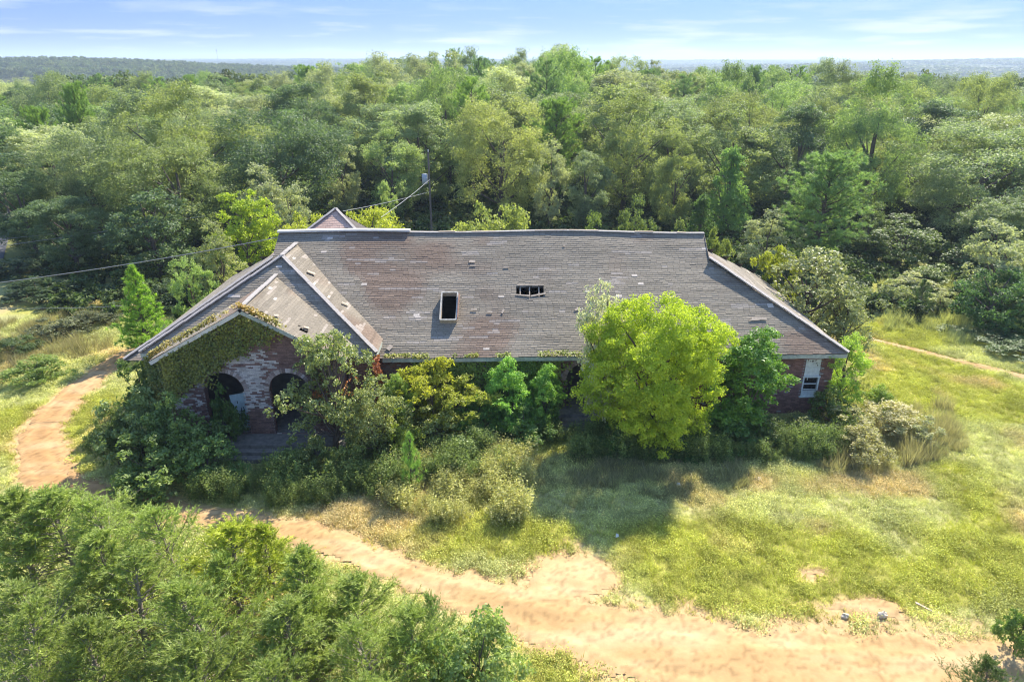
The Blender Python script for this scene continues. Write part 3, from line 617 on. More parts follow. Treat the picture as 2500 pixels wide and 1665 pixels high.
def broadleaf(h, w, bare, kind, nleaf, leaf, seed, npuff=46, puff=(.10, .19), trunk_r=None, asp=.62, lobe=.22, mat=M_LEAF, nlimb=14, up=.35, nsub=13, sub=.42, stray=.03, core=.55):
    """returns trunk mesh, crown mesh: boughs, sprays on each bough, leaves on each spray"""
    r = np.random.default_rng(seed); hc = h - bare
    t = r.random(npuff * 6); rad = r.random(npuff * 6) ** .38; az = r.random(npuff * 6) * 2 * np.pi
    lob = 1 + lobe * np.sin(az * 2 + seed) + lobe * .7 * np.sin(az * 3 + 2 * seed + t * 4) + r.normal(0, .07, len(az))
    pr = profile(kind, t); keep = r.random(len(t)) < pr + np.where(t > .85, -.08, .12)
    P = np.stack([np.cos(az) * rad * pr * lob * w * .41, np.sin(az) * rad * pr * lob * w * .41, bare + t * hc * .90 + .04 * hc], 1)[keep][:npuff]
    pr_ = r.uniform(*puff, len(P)) * (w + hc) / 2 * r.choice([.75, 1., 1.25], len(P))
    # sprays over the outer side of each bough
    ps = np.repeat(np.arange(len(P)), nsub); d1 = unit(len(ps), r); axis_ = np.array([0, 0, bare + hc * .45]); out = nrmz(P - axis_)
    d1 = nrmz(d1 + out[ps] * core + [0, 0, .15])
    Q = P[ps] + d1 * (pr_[ps] * r.uniform(.45, 1.08, len(ps)))[:, None] * np.array([1, 1, .85])
    far = r.random(len(ps)) < stray; Q[far] += d1[far] * (pr_[ps][far] * .35)[:, None]
    sr = pr_[ps] * sub * r.uniform(.6, 1.25, len(ps)); share = sr ** 2; cnt = np.maximum((share / share.sum() * nleaf).astype(int), 3)
    idx = np.repeat(np.arange(len(Q)), cnt); d2 = unit(len(idx), r); d2[:, 2] += .15; d2 = nrmz(d2)
    C = Q[idx] + d2 * (sr[idx] * r.random(len(idx)) ** .5)[:, None] * np.array([1, 1, .7])
    N = nrmz(d2 * .35 + d1[idx] * .3 + np.array([0, 0, up]) + unit(len(idx), r) * .8)
    V, F = leaves(C, N, leaf, leaf * asp, r)
    tone = np.clip((r.random(len(P)) * .3)[ps[idx]] + (r.random(len(Q)) * .3)[idx] + r.random(len(idx)) * .42, 0, 1)
    crown = mesh_np('crown', V, F, mat, tone=tone)
    mb = MB(); tr = trunk_r or w * .022 + .03; top = np.array([r.normal(0, .03) * w, r.normal(0, .03) * w, bare + hc * .62])
    nseg = 7; ts = np.linspace(0, 1, nseg)[:, None]; pts = top * ts + np.concatenate([r.normal(0, .012 * w, (nseg, 2)) * (ts > 0), np.zeros((nseg, 1))], 1); pts[0, 2] = -.3
    mb.tube(pts, tr * (1.25 - .95 * ts[:, 0]), 7)
    for k in r.choice(len(P), min(nlimb, len(P)), replace=False):
        s0 = min(max(.25, (P[k][2] - .35 * hc) / max(top[2], .1)), .95); a = top * s0; e = P[k]; m = (a + e) / 2 + [0, 0, -.04 * hc]
        tt = np.linspace(0, 1, 5)[:, None]; cv = a * (1 - tt) ** 2 + 2 * m * tt * (1 - tt) + e * tt ** 2
        mb.tube(cv, tr * np.linspace(.5, .1, 5), 5)
    return mb.mesh('trunk', M_BARK, True), crown
def pine(h, w, bare, seed, nb=60, tuft=.5, nn=26, needle=.26, nw=.03, kind='cone', asc=.25):
    r = np.random.default_rng(seed); mb = MB(); C = []; D = []; T = []
    lean = np.array([r.normal(0, .02) * h, r.normal(0, .02) * h, 0]); zz = np.linspace(0, 1, 8)
    mb.tube(np.stack([lean[0] * zz ** 2, lean[1] * zz ** 2, zz * h - .2 * (zz == 0)], 1), (w * .03 + .03) * (1.05 - zz), 7)
    for k in range(nb):
        t = (k + r.random()) / nb; z = bare + t * (h - bare) * .97; L = float(profile(kind, np.array(t))) * w * .5 * r.uniform(.7, 1.12) + .12; az = k * 2.4 + r.normal(0, .4)
        el = asc + t * .7 + r.normal(0, .12); d = np.array([math.cos(az) * math.cos(el), math.sin(az) * math.cos(el), math.sin(el)]); o = np.array([lean[0] * (z / h) ** 2, lean[1] * (z / h) ** 2, z])
        s = np.linspace(0, 1, 4)[:, None]; cv = o + d * L * s + np.array([0, 0, .12 * L]) * s ** 2
        mb.tube(cv, np.linspace(.02 + .012 * L, .008, 4), 4)
        nt = max(3, int(L / tuft * 3.2))
        for q in range(nt):
            f = r.uniform(.3, 1.03); c = o + d * L * f + np.array([0, 0, .12 * L]) * f * f + r.normal(0, .13 * L ** .6, 3) * [1, 1, .6]
            td = nrmz(d * .6 + np.array([0, 0, .75]) + r.normal(0, .35, 3)); n_ = nn
            C.append(np.tile(c, (n_, 1)) - td * r.uniform(0, tuft * .5, (n_, 1))); D.append(nrmz(td * .75 + unit(n_, r) * .8)); T.append(np.full(n_, r.random() * .6) + r.random(n_) * .4)
    C = np.concatenate(C); D = np.concatenate(D); V, F = spikes(C, D, needle, nw, r)
    return mb.mesh('trunk', M_BARK, True), mesh_np('crown', V, F, M_NEEDLE, tone=np.concatenate(T))
def cedar(h, w, seed, nb=95, dens=1.0):
    """red cedar: upswept feathery sprays, twiggy inside"""
    r = np.random.default_rng(seed); mb = MB(); C = []; D = []; T = []; zz = np.linspace(0, 1, 8); lean = r.normal(0, .05, 2) * h
    ax = lambda z: np.array([lean[0] * (z / h) ** 1.5, lean[1] * (z / h) ** 1.5, z])
    mb.tube(np.stack([ax(max(z * h, 0)) for z in zz]), (.028 + .012 * h) * (1.03 - zz), 6)
    for k in range(nb):
        t = ((k + r.random()) / nb) ** .85; z = .25 + t * (h - .3); L = (w * .5) * (1 - t) ** .75 * r.uniform(.6, 1.25) + .14; az = k * 2.4 + r.normal(0, .5); el = r.uniform(.35, .75) + t * .5
        d = np.array([math.cos(az) * math.cos(el), math.sin(az) * math.cos(el), math.sin(el)]); o = ax(z); s = np.linspace(0, 1, 4)[:, None]
        cv = o + d * L * s + np.array([0, 0, .25 * L]) * s ** 2; mb.tube(cv, np.linspace(.012 + .006 * L, .003, 4), 3)
        nt = int((5 + L * 15) * dens); bt = r.random() * .5
        for q in range(nt):
            f = r.uniform(.28, 1) ** .8; c = o + d * L * f + np.array([0, 0, .25 * L]) * f * f
            td = nrmz(d * .55 + np.array([0, 0, .55]) + r.normal(0, .45, 3)); tl = r.uniform(.14, .42) * (.6 + .5 * L); n_ = 20
            f2 = r.random(n_)[:, None]; sd_ = nrmz(np.cross(td, r.normal(size=3))); side = np.where(r.random(n_) < .5, -1, 1)[:, None]
            C.append(c + td * tl * f2); D.append(nrmz(td * .8 + sd_ * side * .5 + unit(n_, r) * .4)); T.append(np.clip(bt + r.random() * .25 + r.random(n_) * .3, 0, 1))
            if r.random() < .25: mb.tube(np.stack([c, c + td * tl]), [.004, .002], 3)
    for q in range(40):
        n_ = 10; f2 = r.random(n_)[:, None]; c = ax(h * r.uniform(.88, 1.0)); td = nrmz(np.array([0, 0, 1.]) + r.normal(0, .25, 3)); C.append(c + td * .25 * f2); D.append(nrmz(td + unit(n_, r) * .35)); T.append(r.random(n_) * .4 + .5)
    C = np.concatenate(C); D = np.concatenate(D); V, F = spikes(C, D, .10, .018, r)
    return mb.mesh('trunk', M_TWIG, True), mesh_np('crown', V, F, M_NEEDLE, tone=np.concatenate(T))

# ------------------------------------------------------------------ plants: prototypes (trunk mesh, crown mesh, height, width)
PROTO = {}
def proto(k, tc, h, w): PROTO[k] = (*tc, h, w)
for q in range(3): proto(f'oak{q}', broadleaf(14, 13, 2.2, 'oak', 42000, .20, 100 + q, npuff=48, puff=(.115, .18), lobe=.2, nsub=26, sub=.34, core=.8), 14.4, 13.5)
for q in range(3): proto(f'oval{q}', broadleaf(15, 8.5, 1.8, 'oval', 32000, .20, 120 + q, npuff=40, puff=(.105, .165), lobe=.18, nsub=24, sub=.34, core=.8), 15.4, 9)
proto('poplar', broadleaf(11, 6, .6, 'cone', 17000, .2, 131, npuff=130, puff=(.045, .085), lobe=.15, mat=M_BRIGHT), 11.3, 6)
for q in range(2): proto(f'small{q}', broadleaf(6.5, 5, .7, 'round', 11000, .17, 140 + q, npuff=44, puff=(.08, .15)), 6.8, 5.3)
for q in range(2): proto(f'airy{q}', broadleaf(6, 5, .9, 'oak', 9000, .15, 150 + q, npuff=70, puff=(.06, .12), lobe=.3, mat=M_GLOSS, nlimb=30), 6.2, 5.2)
for q in range(3): proto(f'bush{q}', broadleaf(2.6, 3.0, .0, 'dome', 6500, .12, 160 + q, npuff=36, puff=(.09, .17), lobe=.25, mat=M_GLOSS if q == 0 else M_LEAF, nlimb=16, trunk_r=.05), 2.8, 3.1)
proto('compound', broadleaf(6, 4, .1, 'oval', 17000, .2, 171, npuff=70, puff=(.08, .14), lobe=.2, asp=.4, mat=M_GLOSS), 6.2, 4.2)
proto('dome', broadleaf(4.5, 7, .1, 'dome', 15000, .16, 173, npuff=70, puff=(.08, .14), lobe=.2), 4.7, 7.2)
proto('bright', broadleaf(8, 5.5, .8, 'oval', 12000, .20, 175, npuff=50, puff=(.09, .15), mat=M_BRIGHT), 8.2, 5.7)
proto('sumac', broadleaf(3.2, 2.6, .2, 'round', 3600, .2, 178, npuff=26, puff=(.10, .18), asp=.34, mat=M_BRIGHT, nlimb=18, trunk_r=.03), 3.4, 2.8)
proto('hero', broadleaf(7.2, 7.2, .5, 'round', 100000, .125, 181, npuff=150, puff=(.08, .12), lobe=.05, asp=.5, mat=M_BRIGHT, up=.3, nsub=16, sub=.36, stray=0), 7.5, 7.6)
proto('pineY', pine(7, 4, .1, 191, nb=80, tuft=.36, nn=34, needle=.24, nw=.035), 7.2, 4.4)
proto('pineM', pine(15, 9, 2.5, 192, nb=110, tuft=.55, nn=30, needle=.40, nw=.055, kind='oval', asc=.1), 15.3, 9.4)
proto('pineT', pine(18, 7, 8, 193, nb=50, tuft=.8, nn=26, needle=.42, nw=.06, kind='oval', asc=.15), 18.3, 7.4)
proto('pineS', pine(2.3, 1.3, .15, 194, nb=34, tuft=.22, nn=26, needle=.17, nw=.012, asc=.5), 2.4, 1.5)
for q in range(4): proto(f'cedar{q}', cedar(5.5, 3.0 + .3 * q, 200 + q, nb=(95, 80, 70, 88)[q], dens=(1.0, .85, .72, 1.05)[q]), 5.7, 3.2)
proto('cedarD', cedar(5, 5, 207, nb=120, dens=1.0), 5.1, 5.0)

BIG = []
def plant(name, key, x, y, h, w, color, label, cat, group=None, rz=None, parts=('trunk', 'crown'), z=None):
    tm, cm, ph, pw = PROTO[key]
    o = thing(name, label, cat, (x, y, float(gz(x, y)) if z is None else z), group)
    gn = 1.0 if key in ('hero', 'sumac', 'bright', 'poplar') or key[:5] == 'cedar' else 1.3; color = tuple(min(.62, q * gn) for q in color)
    if y > 45: BIG.append((x, y, w))
    o.rotation_euler = (0, 0, rng.uniform(0, 6.28) if rz is None else rz); o.scale = (w / pw, w / pw, h / ph)
    a = obj(parts[0], tm, o); b = obj(parts[1], cm, o); b.color = (*color, 1)
    return o
def by_px(name, key, dx, top, Y, wpx, color, label, cat='tree', group=None, rz=None, base=None):
    """a plant whose top stands at (dx, top) in the photograph at distance Y"""
    P = atY(dx, top, Y); t = Y / ray(dx, top)[1]; w = wpx * S / FPX * t; h = P[2] - float(gz(P[0], Y))
    # the stem is upright, so the foot is straight below the top
    return plant(name, key, P[0], Y, max(h, .4), w, color, label, cat, group, rz)

OL = (.245, .275, .095); GG = (.205, .245, .12); DK = (.125, .175, .08); SG = (.34, .355, .205); LG = (.16, .22, .06); YG = (.25, .32, .04); YL = (.36, .38, .05); PN = (.19, .28, .09); PB = (.23, .33, .07)
G1 = 'trees at the edge of the wood behind the house'
# ------------------------------------------------------------------ trees one can tell apart (x and top in the photograph, distance)
for a in (
 # left side
 ('broadleaf_tree', 'oak0', 95, 160, 112, 190, GG, 'grey-green broad tree at the upper left edge of the wood'),
 ('pine_tree', 'pineM', 160, 190, 92, 100, PB, 'bright green pine poking up behind the large oak on the left'),
 ('pine_tree', 'pineM', 80, 245, 82, 105, PB, 'bright green pine beside the left frame edge, lower of two'),
 ('broadleaf_tree', 'oak1', 170, 275, 66, 260, GG, 'wide dark grey-green tree left of the largest oak'),
 ('broadleaf_tree', 'oak2', 400, 212, 70, 330, OL, 'largest spreading oak left of the house, its forked trunk showing'),
 ('broadleaf_tree', 'oval0', 20, 340, 62, 190, DK, 'dark shady tree cut by the left frame edge above the road'),
 ('broadleaf_tree', 'oval1', 130, 430, 56, 200, DK, 'low dark tree hanging over the grey road'),
 ('broadleaf_tree', 'small0', 330, 430, 55, 230, DK, 'dark understory tree under the largest oak'),
 ('broadleaf_tree', 'bright', 545, 418, 52, 165, (.42, .50, .06), 'bright yellow-green tree standing at the left gable'),
 ('broadleaf_tree', 'small1', 492, 515, 47, 140, (.27, .29, .12), 'rounded olive small tree in front of the bright yellow-green tree'),
 ('broadleaf_tree', 'small0', 425, 588, 43, 105, (.28, .36, .12), 'leafy young tree beside the left hip of the roof'),
 ('broadleaf_tree', 'small1', 600, 385, 62, 160, SG, 'sage-coloured tree behind the bright yellow-green tree'),
 ('broadleaf_tree', 'small0', 660, 420, 60, 120, SG, 'short sage tree left of the rear wing roof'),
 # centre, front row behind the roof
 ('broadleaf_tree', 'oval1', 680, 150, 96, 170, DK, 'tall dark tree where the wood steps up, left of centre'),
 ('broadleaf_tree', 'oval2', 830, 145, 100, 160, OL, 'tall olive tree in the back row left of centre'),
 ('broadleaf_tree', 'oval0', 745, 235, 84, 150, DK, 'dark narrow tree above the rear wing roof'),
 ('broadleaf_tree', 'oval2', 775, 300, 76, 105, SG, 'slim pale sage tree behind the rear wing roof'),
 ('broadleaf_tree', 'oval0', 895, 272, 76, 150, (.29, .35, .14), 'light green oval tree left of the utility pole'),
 ('broadleaf_tree', 'oval2', 880, 402, 66, 46, (.34, .40, .16), 'little pale sapling in front of the light green oval tree'),
 ('broadleaf_tree', 'oak0', 1000, 160, 98, 170, GG, 'grey-green tree behind the utility pole'),
 ('broadleaf_tree', 'oak1', 1145, 208, 74, 265, (.33, .345, .125), 'big domed tree right of the utility pole, centre of the wood'),
 ('broadleaf_tree', 'oval1', 1290, 175, 92, 180, GG, 'grey-green tree behind the big domed tree, to its right'),
 ('broadleaf_tree', 'small1', 1265, 330, 71, 110, SG, 'silvery tree against the right flank of the big domed tree'),
 ('broadleaf_tree', 'oak2', 1450, 222, 78, 260, OL, 'wide olive tree above the broken part of the ridge'),
 ('broadleaf_tree', 'oval2', 1350, 330, 70, 130, GG, 'slim tree between the big domed tree and the wide olive tree'),
 ('broadleaf_tree', 'oval0', 1560, 300, 70, 120, OL, 'olive tree left of the pointed light green tree'),
 ('broadleaf_tree', 'poplar', 1690, 300, 68, 130, (.25, .38, .11), 'pointed light green tree above the right end of the ridge'),
 ('broadleaf_tree', 'poplar', 1620, 420, 60, 95, (.13, .21, .06), 'smaller pointed tree just above the right end of the ridge'),
 ('pine_tree', 'pineT', 1290, 128, 118, 80, PB, 'taller of the pines breaking the skyline at centre'),
 ('pine_tree', 'pineT', 1370, 130, 118, 110, PB, 'pine on the skyline right of centre'),
 ('pine_tree', 'pineT', 1100, 128, 120, 70, PN, 'dark pine top on the skyline above the big domed tree'),
 ('pine_tree', 'pineM', 1735, 152, 125, 85, PN, 'dark upright pine rising over the far valley on the right'),
 ('broadleaf_tree', 'oak1', 1870, 190, 120, 140, OL, 'round-headed tree right of the dark upright pine'),
 ('broadleaf_tree', 'oak2', 2010, 190, 118, 135, GG, 'round-headed grey tree further right in the back row'),
 ('broadleaf_tree', 'oak0', 2115, 172, 122, 130, DK, 'dark round-headed tree in the back row on the right'),
 ('broadleaf_tree', 'oak1', 2290, 160, 104, 170, OL, 'tallest tree at the upper right of the wood'),
 ('broadleaf_tree', 'oak2', 1900, 240, 92, 190, OL, 'olive tree with dark flanks behind the large pine'),
 ('broadleaf_tree', 'oval0', 1780, 280, 84, 130, GG, 'grey-green tree between the pointed tree and the large pine'),
 ('broadleaf_tree', 'oak0', 2030, 290, 80, 180, OL, 'rounded tree behind the right shoulder of the large pine'),
 ('broadleaf_tree', 'oak2', 2200, 290, 74, 290, (.20, .25, .10), 'huge domed tree at the right with deep shade below'),
 ('broadleaf_tree', 'oak1', 2345, 240, 84, 200, GG, 'grey-green tree cut by the right frame edge, upper one'),
 ('pine_tree', 'pineM', 1912, 350, 55, 235, (.24, .34, .11), 'large full pine behind the right end of the house'),
 ('broadleaf_tree', 'small0', 2090, 500, 58, 190, (.14, .18, .06), 'low olive tree right of the large pine'),
 ('broadleaf_tree', 'small1', 2010, 470, 60, 110, (.14, .18, .06), 'olive tree touching the right side of the large pine'),
 ('broadleaf_tree', 'small1', 1780, 490, 55, 140, SG, 'pale feathery tree left of the large pine trunk'),
 ('broadleaf_tree', 'oval1', 2330, 430, 56, 170, GG, 'grey-green tree cut by the right frame edge, middle one'),
 ('broadleaf_tree', 'small0', 2330, 510, 47, 190, SG, 'silvery leafy tree cut by the right frame edge above the dark cedar'),
 ('cedar_tree', 'dome', 2310, 612, 43.0, 250, (.085, .15, .05), 'dense dark cedar beside the right frame edge'),
 ('broadleaf_tree', 'airy0', 1885, 560, 38.3, 290, (.27, .28, .13), 'glossy open-branched tree leaning past the right hip of the roof'),
 ('broadleaf_tree', 'airy1', 1965, 640, 37.0, 180, (.25, .27, .125), 'lower glossy tree right of the open-branched tree'),
 ('sumac_tree', 'sumac', 1800, 545, 42, 120, YL, 'yellow sumac above the right hip slope'),
 ('shrub', 'sumac', 1655, 510, 46, 70, (.24, .28, .08), 'wispy yellow-green shrub off the right end of the ridge'),
 # tops just behind the ridge
 ('broadleaf_tree', 'dome', 1130, 452, 50, 250, (.27, .30, .09), 'wide yellowish bush-tree peeking over the middle of the ridge'),
 ('broadleaf_tree', 'small1', 1465, 458, 51, 105, (.15, .19, .065), 'round bush-tree peeking over the ridge right of centre'),
 ('shrub', 'small0', 1370, 490, 50, 90, (.17, .22, .06), 'low green shrub behind the ridge beside the round bush-tree'),
 ('shrub', 'bush1', 1560, 500, 52, 90, (.14, .17, .06), 'dark shrub behind the right third of the ridge'),
 ('broadleaf_tree', 'dome', 840, 472, 55.5, 250, YL, 'flat-topped yellow tree behind the rear wing, right part'),
 ('broadleaf_tree', 'dome', 695, 480, 55, 170, (.36, .38, .06), 'flat-topped yellow tree behind the rear wing, left part'),
): by_px(*a, group=G1)

# near trees round the house
by_px('pine_tree', 'pineY', 296, 600, 38.5, 160, (.28, .42, .06), 'young bright green pine beside the dirt track left of the house', rz=1.0)
by_px('maple_tree', 'hero', 1520, 668, 27.6, 385, (.47, .55, .06), 'round bright chartreuse tree in front of the house', rz=2.0)
by_px('broadleaf_tree', 'airy1', 1400, 618, 28.9, 180, (.50, .47, .33), 'pale silvery tree half hidden behind the chartreuse tree')
by_px('broadleaf_tree', 'compound', 1738, 746, 28.7, 205, (.14, .25, .04), 'dark green tree with long leaves right of the chartreuse tree')
by_px('broadleaf_tree', 'airy0', 742, 746, 26.9, 265, (.25, .28, .10), 'glossy open tree in front of the right porch arch')
by_px('broadleaf_tree', 'airy1', 850, 860, 26.4, 190, (.26, .28, .10), 'low sprawling glossy tree right of the porch steps')
by_px('sapling', 'sumac', 985, 812, 28.6, 165, (.44, .44, .06), 'yellow-leaved sapling against the ivy wall')
by_px('sapling', 'sumac', 1070, 865, 28.5, 150, (.40, .42, .08), 'second yellow-leaved sapling, shorter, right of the first')
by_px('sapling', 'compound', 1165, 822, 28.9, 130, (.24, .40, .07), 'leafy bright green creeper tower under the eave left of the entrance')
by_px('sapling', 'compound', 1250, 832, 28.8, 100, (.20, .34, .06), 'narrow green creeper tower beside the entrance arch')
by_px('sapling', 'compound', 905, 850, 28.3, 90, (.26, .34, .08), 'thin green sapling at the inner corner of the wing')
by_px('shrub', 'small1', 1955, 772, 31.4, 140, (.32, .42, .07), 'tall yellow-green shrub at the right corner of the house')
by_px('shrub', 'bush1', 1920, 890, 29.7, 130, (.15, .20, .05), 'leafy green shrub under the corner window')
by_px('sapling', 'pineS', 938, 990, 24.0, 78, (.22, .36, .08), 'small soft-needled pine seedling in the weeds before the house')
by_px('shrub', 'sumac', 345, 755, 31.0, 60, YL, 'yellow sumac sprig at the left eave of the wing')

G2 = 'shrubs crowding the front of the house'
for a in (
 ('shrub', 'bush0', 290, 880, 26.2, 190, (.17, .22, .08), 'dark rounded shrub at the far left of the porch'),
 ('shrub', 'bush1', 385, 905, 25.6, 210, (.16, .22, .07), 'dense dark green shrub left of the porch arch'),
 ('shrub', 'bush2', 330, 985, 24.2, 240, (.17, .23, .07), 'broad dark shrub spreading beside the shaded track'),
 ('shrub', 'bush0', 460, 990, 24.6, 170, (.17, .25, .07), 'dark shrub in front of the left porch arch'),
 ('shrub', 'bush1', 240, 930, 26.0, 120, (.14, .18, .06), 'grey-green shrub leaning over the curve of the track'),
 ('shrub', 'bush2', 300, 790, 31.5, 130, (.13, .19, .06), 'shrub below the left eave beyond the porch'),
 ('shrub', 'bush0', 340, 830, 29.5, 120, (.12, .17, .05), 'glossy shrub at the left wall of the wing'),
 ('shrub', 'bush1', 505, 880, 27.4, 90, (.09, .15, .04), 'dark creeper bush inside the left arch'),
 ('shrub', 'bush0', 700, 1000, 25.6, 130, (.18, .21, .07), 'glossy shrub at the right end of the porch steps'),
 ('shrub', 'bush2', 790, 1010, 24.9, 150, (.19, .23, .07), 'pale-leaved shrub before the low sprawling tree'),
 ('shrub', 'bush1', 900, 930, 26.6, 130, (.24, .28, .05), 'yellow-green shrub left of the pine seedling'),
 ('shrub', 'bush0', 1000, 935, 27.6, 150, (.24, .27, .09), 'shrub at the foot of the yellow-leaved sapling'),
 ('shrub', 'bush1', 1100, 900, 28.6, 130, (.14, .25, .06), 'green shrub against the ivy wall, middle'),
 ('shrub', 'bush2', 1190, 850, 29.2, 150, (.16, .29, .06), 'tall creeper-covered shrub left of the entrance arch'),
 ('shrub', 'bush1', 1200, 930, 27.9, 150, (.14, .22, .06), 'dark shrub in front of the tall creeper-covered shrub'),
 ('shrub', 'bush2', 1260, 900, 28.6, 80, (.10, .17, .04), 'narrow shrub beside the entrance steps'),
 ('shrub', 'bush0', 1060, 985, 26.3, 140, (.20, .25, .08), 'low shadowed shrub in the front tangle, left of centre'),
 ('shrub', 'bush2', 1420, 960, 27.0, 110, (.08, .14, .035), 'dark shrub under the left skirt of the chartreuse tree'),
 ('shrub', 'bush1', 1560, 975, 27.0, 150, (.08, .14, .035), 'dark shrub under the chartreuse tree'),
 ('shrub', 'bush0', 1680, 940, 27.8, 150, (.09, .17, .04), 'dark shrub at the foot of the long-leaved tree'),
 ('shrub', 'bush2', 1770, 960, 27.9, 130, (.12, .17, .05), 'olive shrub below the brick wall'),
 ('shrub', 'bush1', 1850, 955, 28.4, 120, (.16, .18, .07), 'brownish shrub below the corner window'),
 ('shrub', 'bush2', 1965, 930, 28.6, 150, (.36, .34, .17), 'pale dry shrub right of the house corner'),
 ('shrub', 'bush1', 2060, 920, 29.0, 170, (.42, .38, .2), 'straw-coloured shrub on the right lawn edge'),
 ('shrub', 'bush1', 1990, 975, 26.6, 140, (.36, .33, .17), 'dry shrub with shaded foot in front of the house corner'),
 ('shrub', 'bush2', 2130, 955, 28.0, 130, (.33, .33, .18), 'outermost pale shrub on the right lawn'),
 ('shrub', 'bush1', 2030, 880, 31.0, 90, (.22, .29, .06), 'green shrub beside the tall corner shrub'),
): by_px(*a, 'shrub', G2)
G3 = 'bushes along the right side field'
for a in (
 ('shrub', 'bush1', 2110, 625, 49, 130, (.38, .38, .22), 'pale grassy bush in the right field, left one'),
 ('shrub', 'bush2', 2170, 660, 46, 100, (.36, .37, .20), 'pale grassy bush beside the dark cedar'),
 ('shrub', 'bush0', 2140, 600, 52, 120, (.20, .24, .08), 'green bush behind the pale grassy bushes'),
 ('shrub', 'bush1', 2060, 640, 47, 100, (.30, .32, .16), 'pale bush behind the glossy open tree'),
 ('shrub', 'cedar1', 2130, 640, 46, 60, (.10, .17, .05), 'small dark cedar among the pale bushes'),
 ('shrub', 'bush2', 2290, 760, 40.5, 190, (.10, .15, .05), 'low dark shrub below the dense dark cedar'),
 ('shrub', 'bush0', 2200, 770, 42, 110, (.14, .19, .06), 'low shrub left of the dark shrub on the right'),
 ('shrub', 'bush1', 2370, 780, 38, 160, (.11, .16, .05), 'low shrub at the right frame edge by the path'),
 ('shrub', 'bush0', 2240, 560, 56, 190, (.12, .16, .055), 'dark undergrowth bush below the huge domed tree'),
): by_px(*a, 'shrub', G3)
G4 = 'bushes on the grass left of the track'
for a in (
 ('shrub', 'bush1', 75, 815, 34.5, 140, (.20, .26, .07), 'green bush on the sunny grass left of the track'),
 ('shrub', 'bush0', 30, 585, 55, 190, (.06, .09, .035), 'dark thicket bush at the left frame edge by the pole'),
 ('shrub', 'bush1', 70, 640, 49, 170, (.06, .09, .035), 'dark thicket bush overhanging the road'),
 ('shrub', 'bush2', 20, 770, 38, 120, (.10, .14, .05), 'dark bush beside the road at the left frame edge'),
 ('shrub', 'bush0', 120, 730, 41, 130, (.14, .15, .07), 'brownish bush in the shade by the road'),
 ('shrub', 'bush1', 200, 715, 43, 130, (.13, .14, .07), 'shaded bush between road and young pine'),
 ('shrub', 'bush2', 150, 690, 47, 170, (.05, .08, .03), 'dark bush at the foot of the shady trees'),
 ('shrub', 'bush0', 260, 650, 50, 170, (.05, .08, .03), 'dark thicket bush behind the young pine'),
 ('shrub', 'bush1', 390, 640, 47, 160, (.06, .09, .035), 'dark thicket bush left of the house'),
): by_px(*a, 'shrub', G4)

# cedars in the foreground
G5 = 'cedars crowding the foreground'
CG = lambda a=1.: (.34 * a, .42 * a, .09 * a)
for k, (dx, top, Y, w, c, lab) in enumerate((
 (40, 1135, 17.6, 260, CG(.9), 'cedar at the left frame edge with a dead grey leader'),
 (150, 1108, 18.4, 250, CG(1.), 'cedar beside the bend of the track, second from the left edge'),
 (265, 1128, 18.0, 240, CG(1.05), 'cedar with nodding tip before the shaded track'),
 (375, 1148, 17.6, 250, CG(1.1), 'tall feathery cedar left of the brightest cedar'),
 (500, 1178, 17.2, 270, (.45, .50, .05), 'brightest yellow-green cedar of the foreground'),
 (600, 1200, 17.0, 220, (.41, .47, .055), 'yellow-green cedar right of the brightest one'),
 (700, 1262, 16.2, 230, CG(1.0), 'cedar beside the sandy track with bare lower stems'),
 (800, 1330, 15.3, 250, CG(.95), 'low cedar at the track edge'),
 (90, 1300, 14.6, 320, CG(.75), 'shaded cedar in the bottom left corner'),
 (290, 1290, 14.8, 330, CG(.9), 'cedar with visible dark trunk in the lower left'),
 (470, 1330, 14.2, 320, CG(.95), 'cedar in front of the brightest one'),
 (640, 1380, 13.8, 300, CG(.85), 'cedar at the bottom edge, left of the leafy bush'),
 (200, 1430, 12.6, 360, CG(.7), 'nearest cedar at the bottom left'),
 (440, 1470, 12.2, 360, CG(.75), 'nearest cedar at the bottom, middle of the clump'),
 (850, 1430, 13.4, 260, CG(.95), 'low cedar left of the leafy bush at the bottom edge'),
 (10, 1400, 13.2, 300, CG(.8), 'cedar filling the bottom left corner of the frame'),
 (560, 1290, 15.6, 230, CG(1.05), 'short cedar between the two yellow-green cedars and the bottom row'),
 (210, 1215, 16.4, 240, CG(.95), 'short cedar tucked behind the second row, near the track bend'),
 (720, 1345, 14.9, 210, CG(1.0), 'short cedar right of the dark-trunked row beside the sand'),
 (930, 1410, 14.3, 200, CG(1.0), 'small cedar at the track edge left of the leafy bush'),
 (880, 1500, 12.6, 260, CG(.9), 'small cedar at the very bottom left of the leafy bush'),
 (620, 1490, 12.0, 330, CG(.8), 'nearest cedar at the bottom, right of the clump'),
)):
    by_px('cedar_tree', f'cedar{(k * 7 + k // 3) % 4}', dx + rng.normal(0, 14), top + rng.normal(0, 10), Y + rng.normal(0, .35), w * rng.uniform(1.0, 1.35), c, lab, 'tree', G5)
by_px('shrub', 'cedar2', 1010, 1365, 14.6, 150, (.26, .36, .10), 'feathery pine-like bush at the bottom edge', 'shrub')
by_px('shrub', 'bush1', 1100, 1395, 13.9, 260, (.26, .32, .11), 'small-leaved bush at the bottom edge beside the sand', 'shrub')
by_px('shrub', 'bush2', 1000, 1440, 13.4, 220, (.22, .29, .09), 'dense bush at the bottom edge left of the small-leaved bush', 'shrub')
by_px('cedar_tree', 'cedar1', 2300, 1505, 13.3, 190, (.13, .19, .05), 'cedar tip in the bottom right corner', 'tree')
by_px('shrub', 'bush1', 2375, 1380, 15.6, 110, (.12, .19, .05), 'dark shrub cut by the right frame edge near the sand', 'shrub')

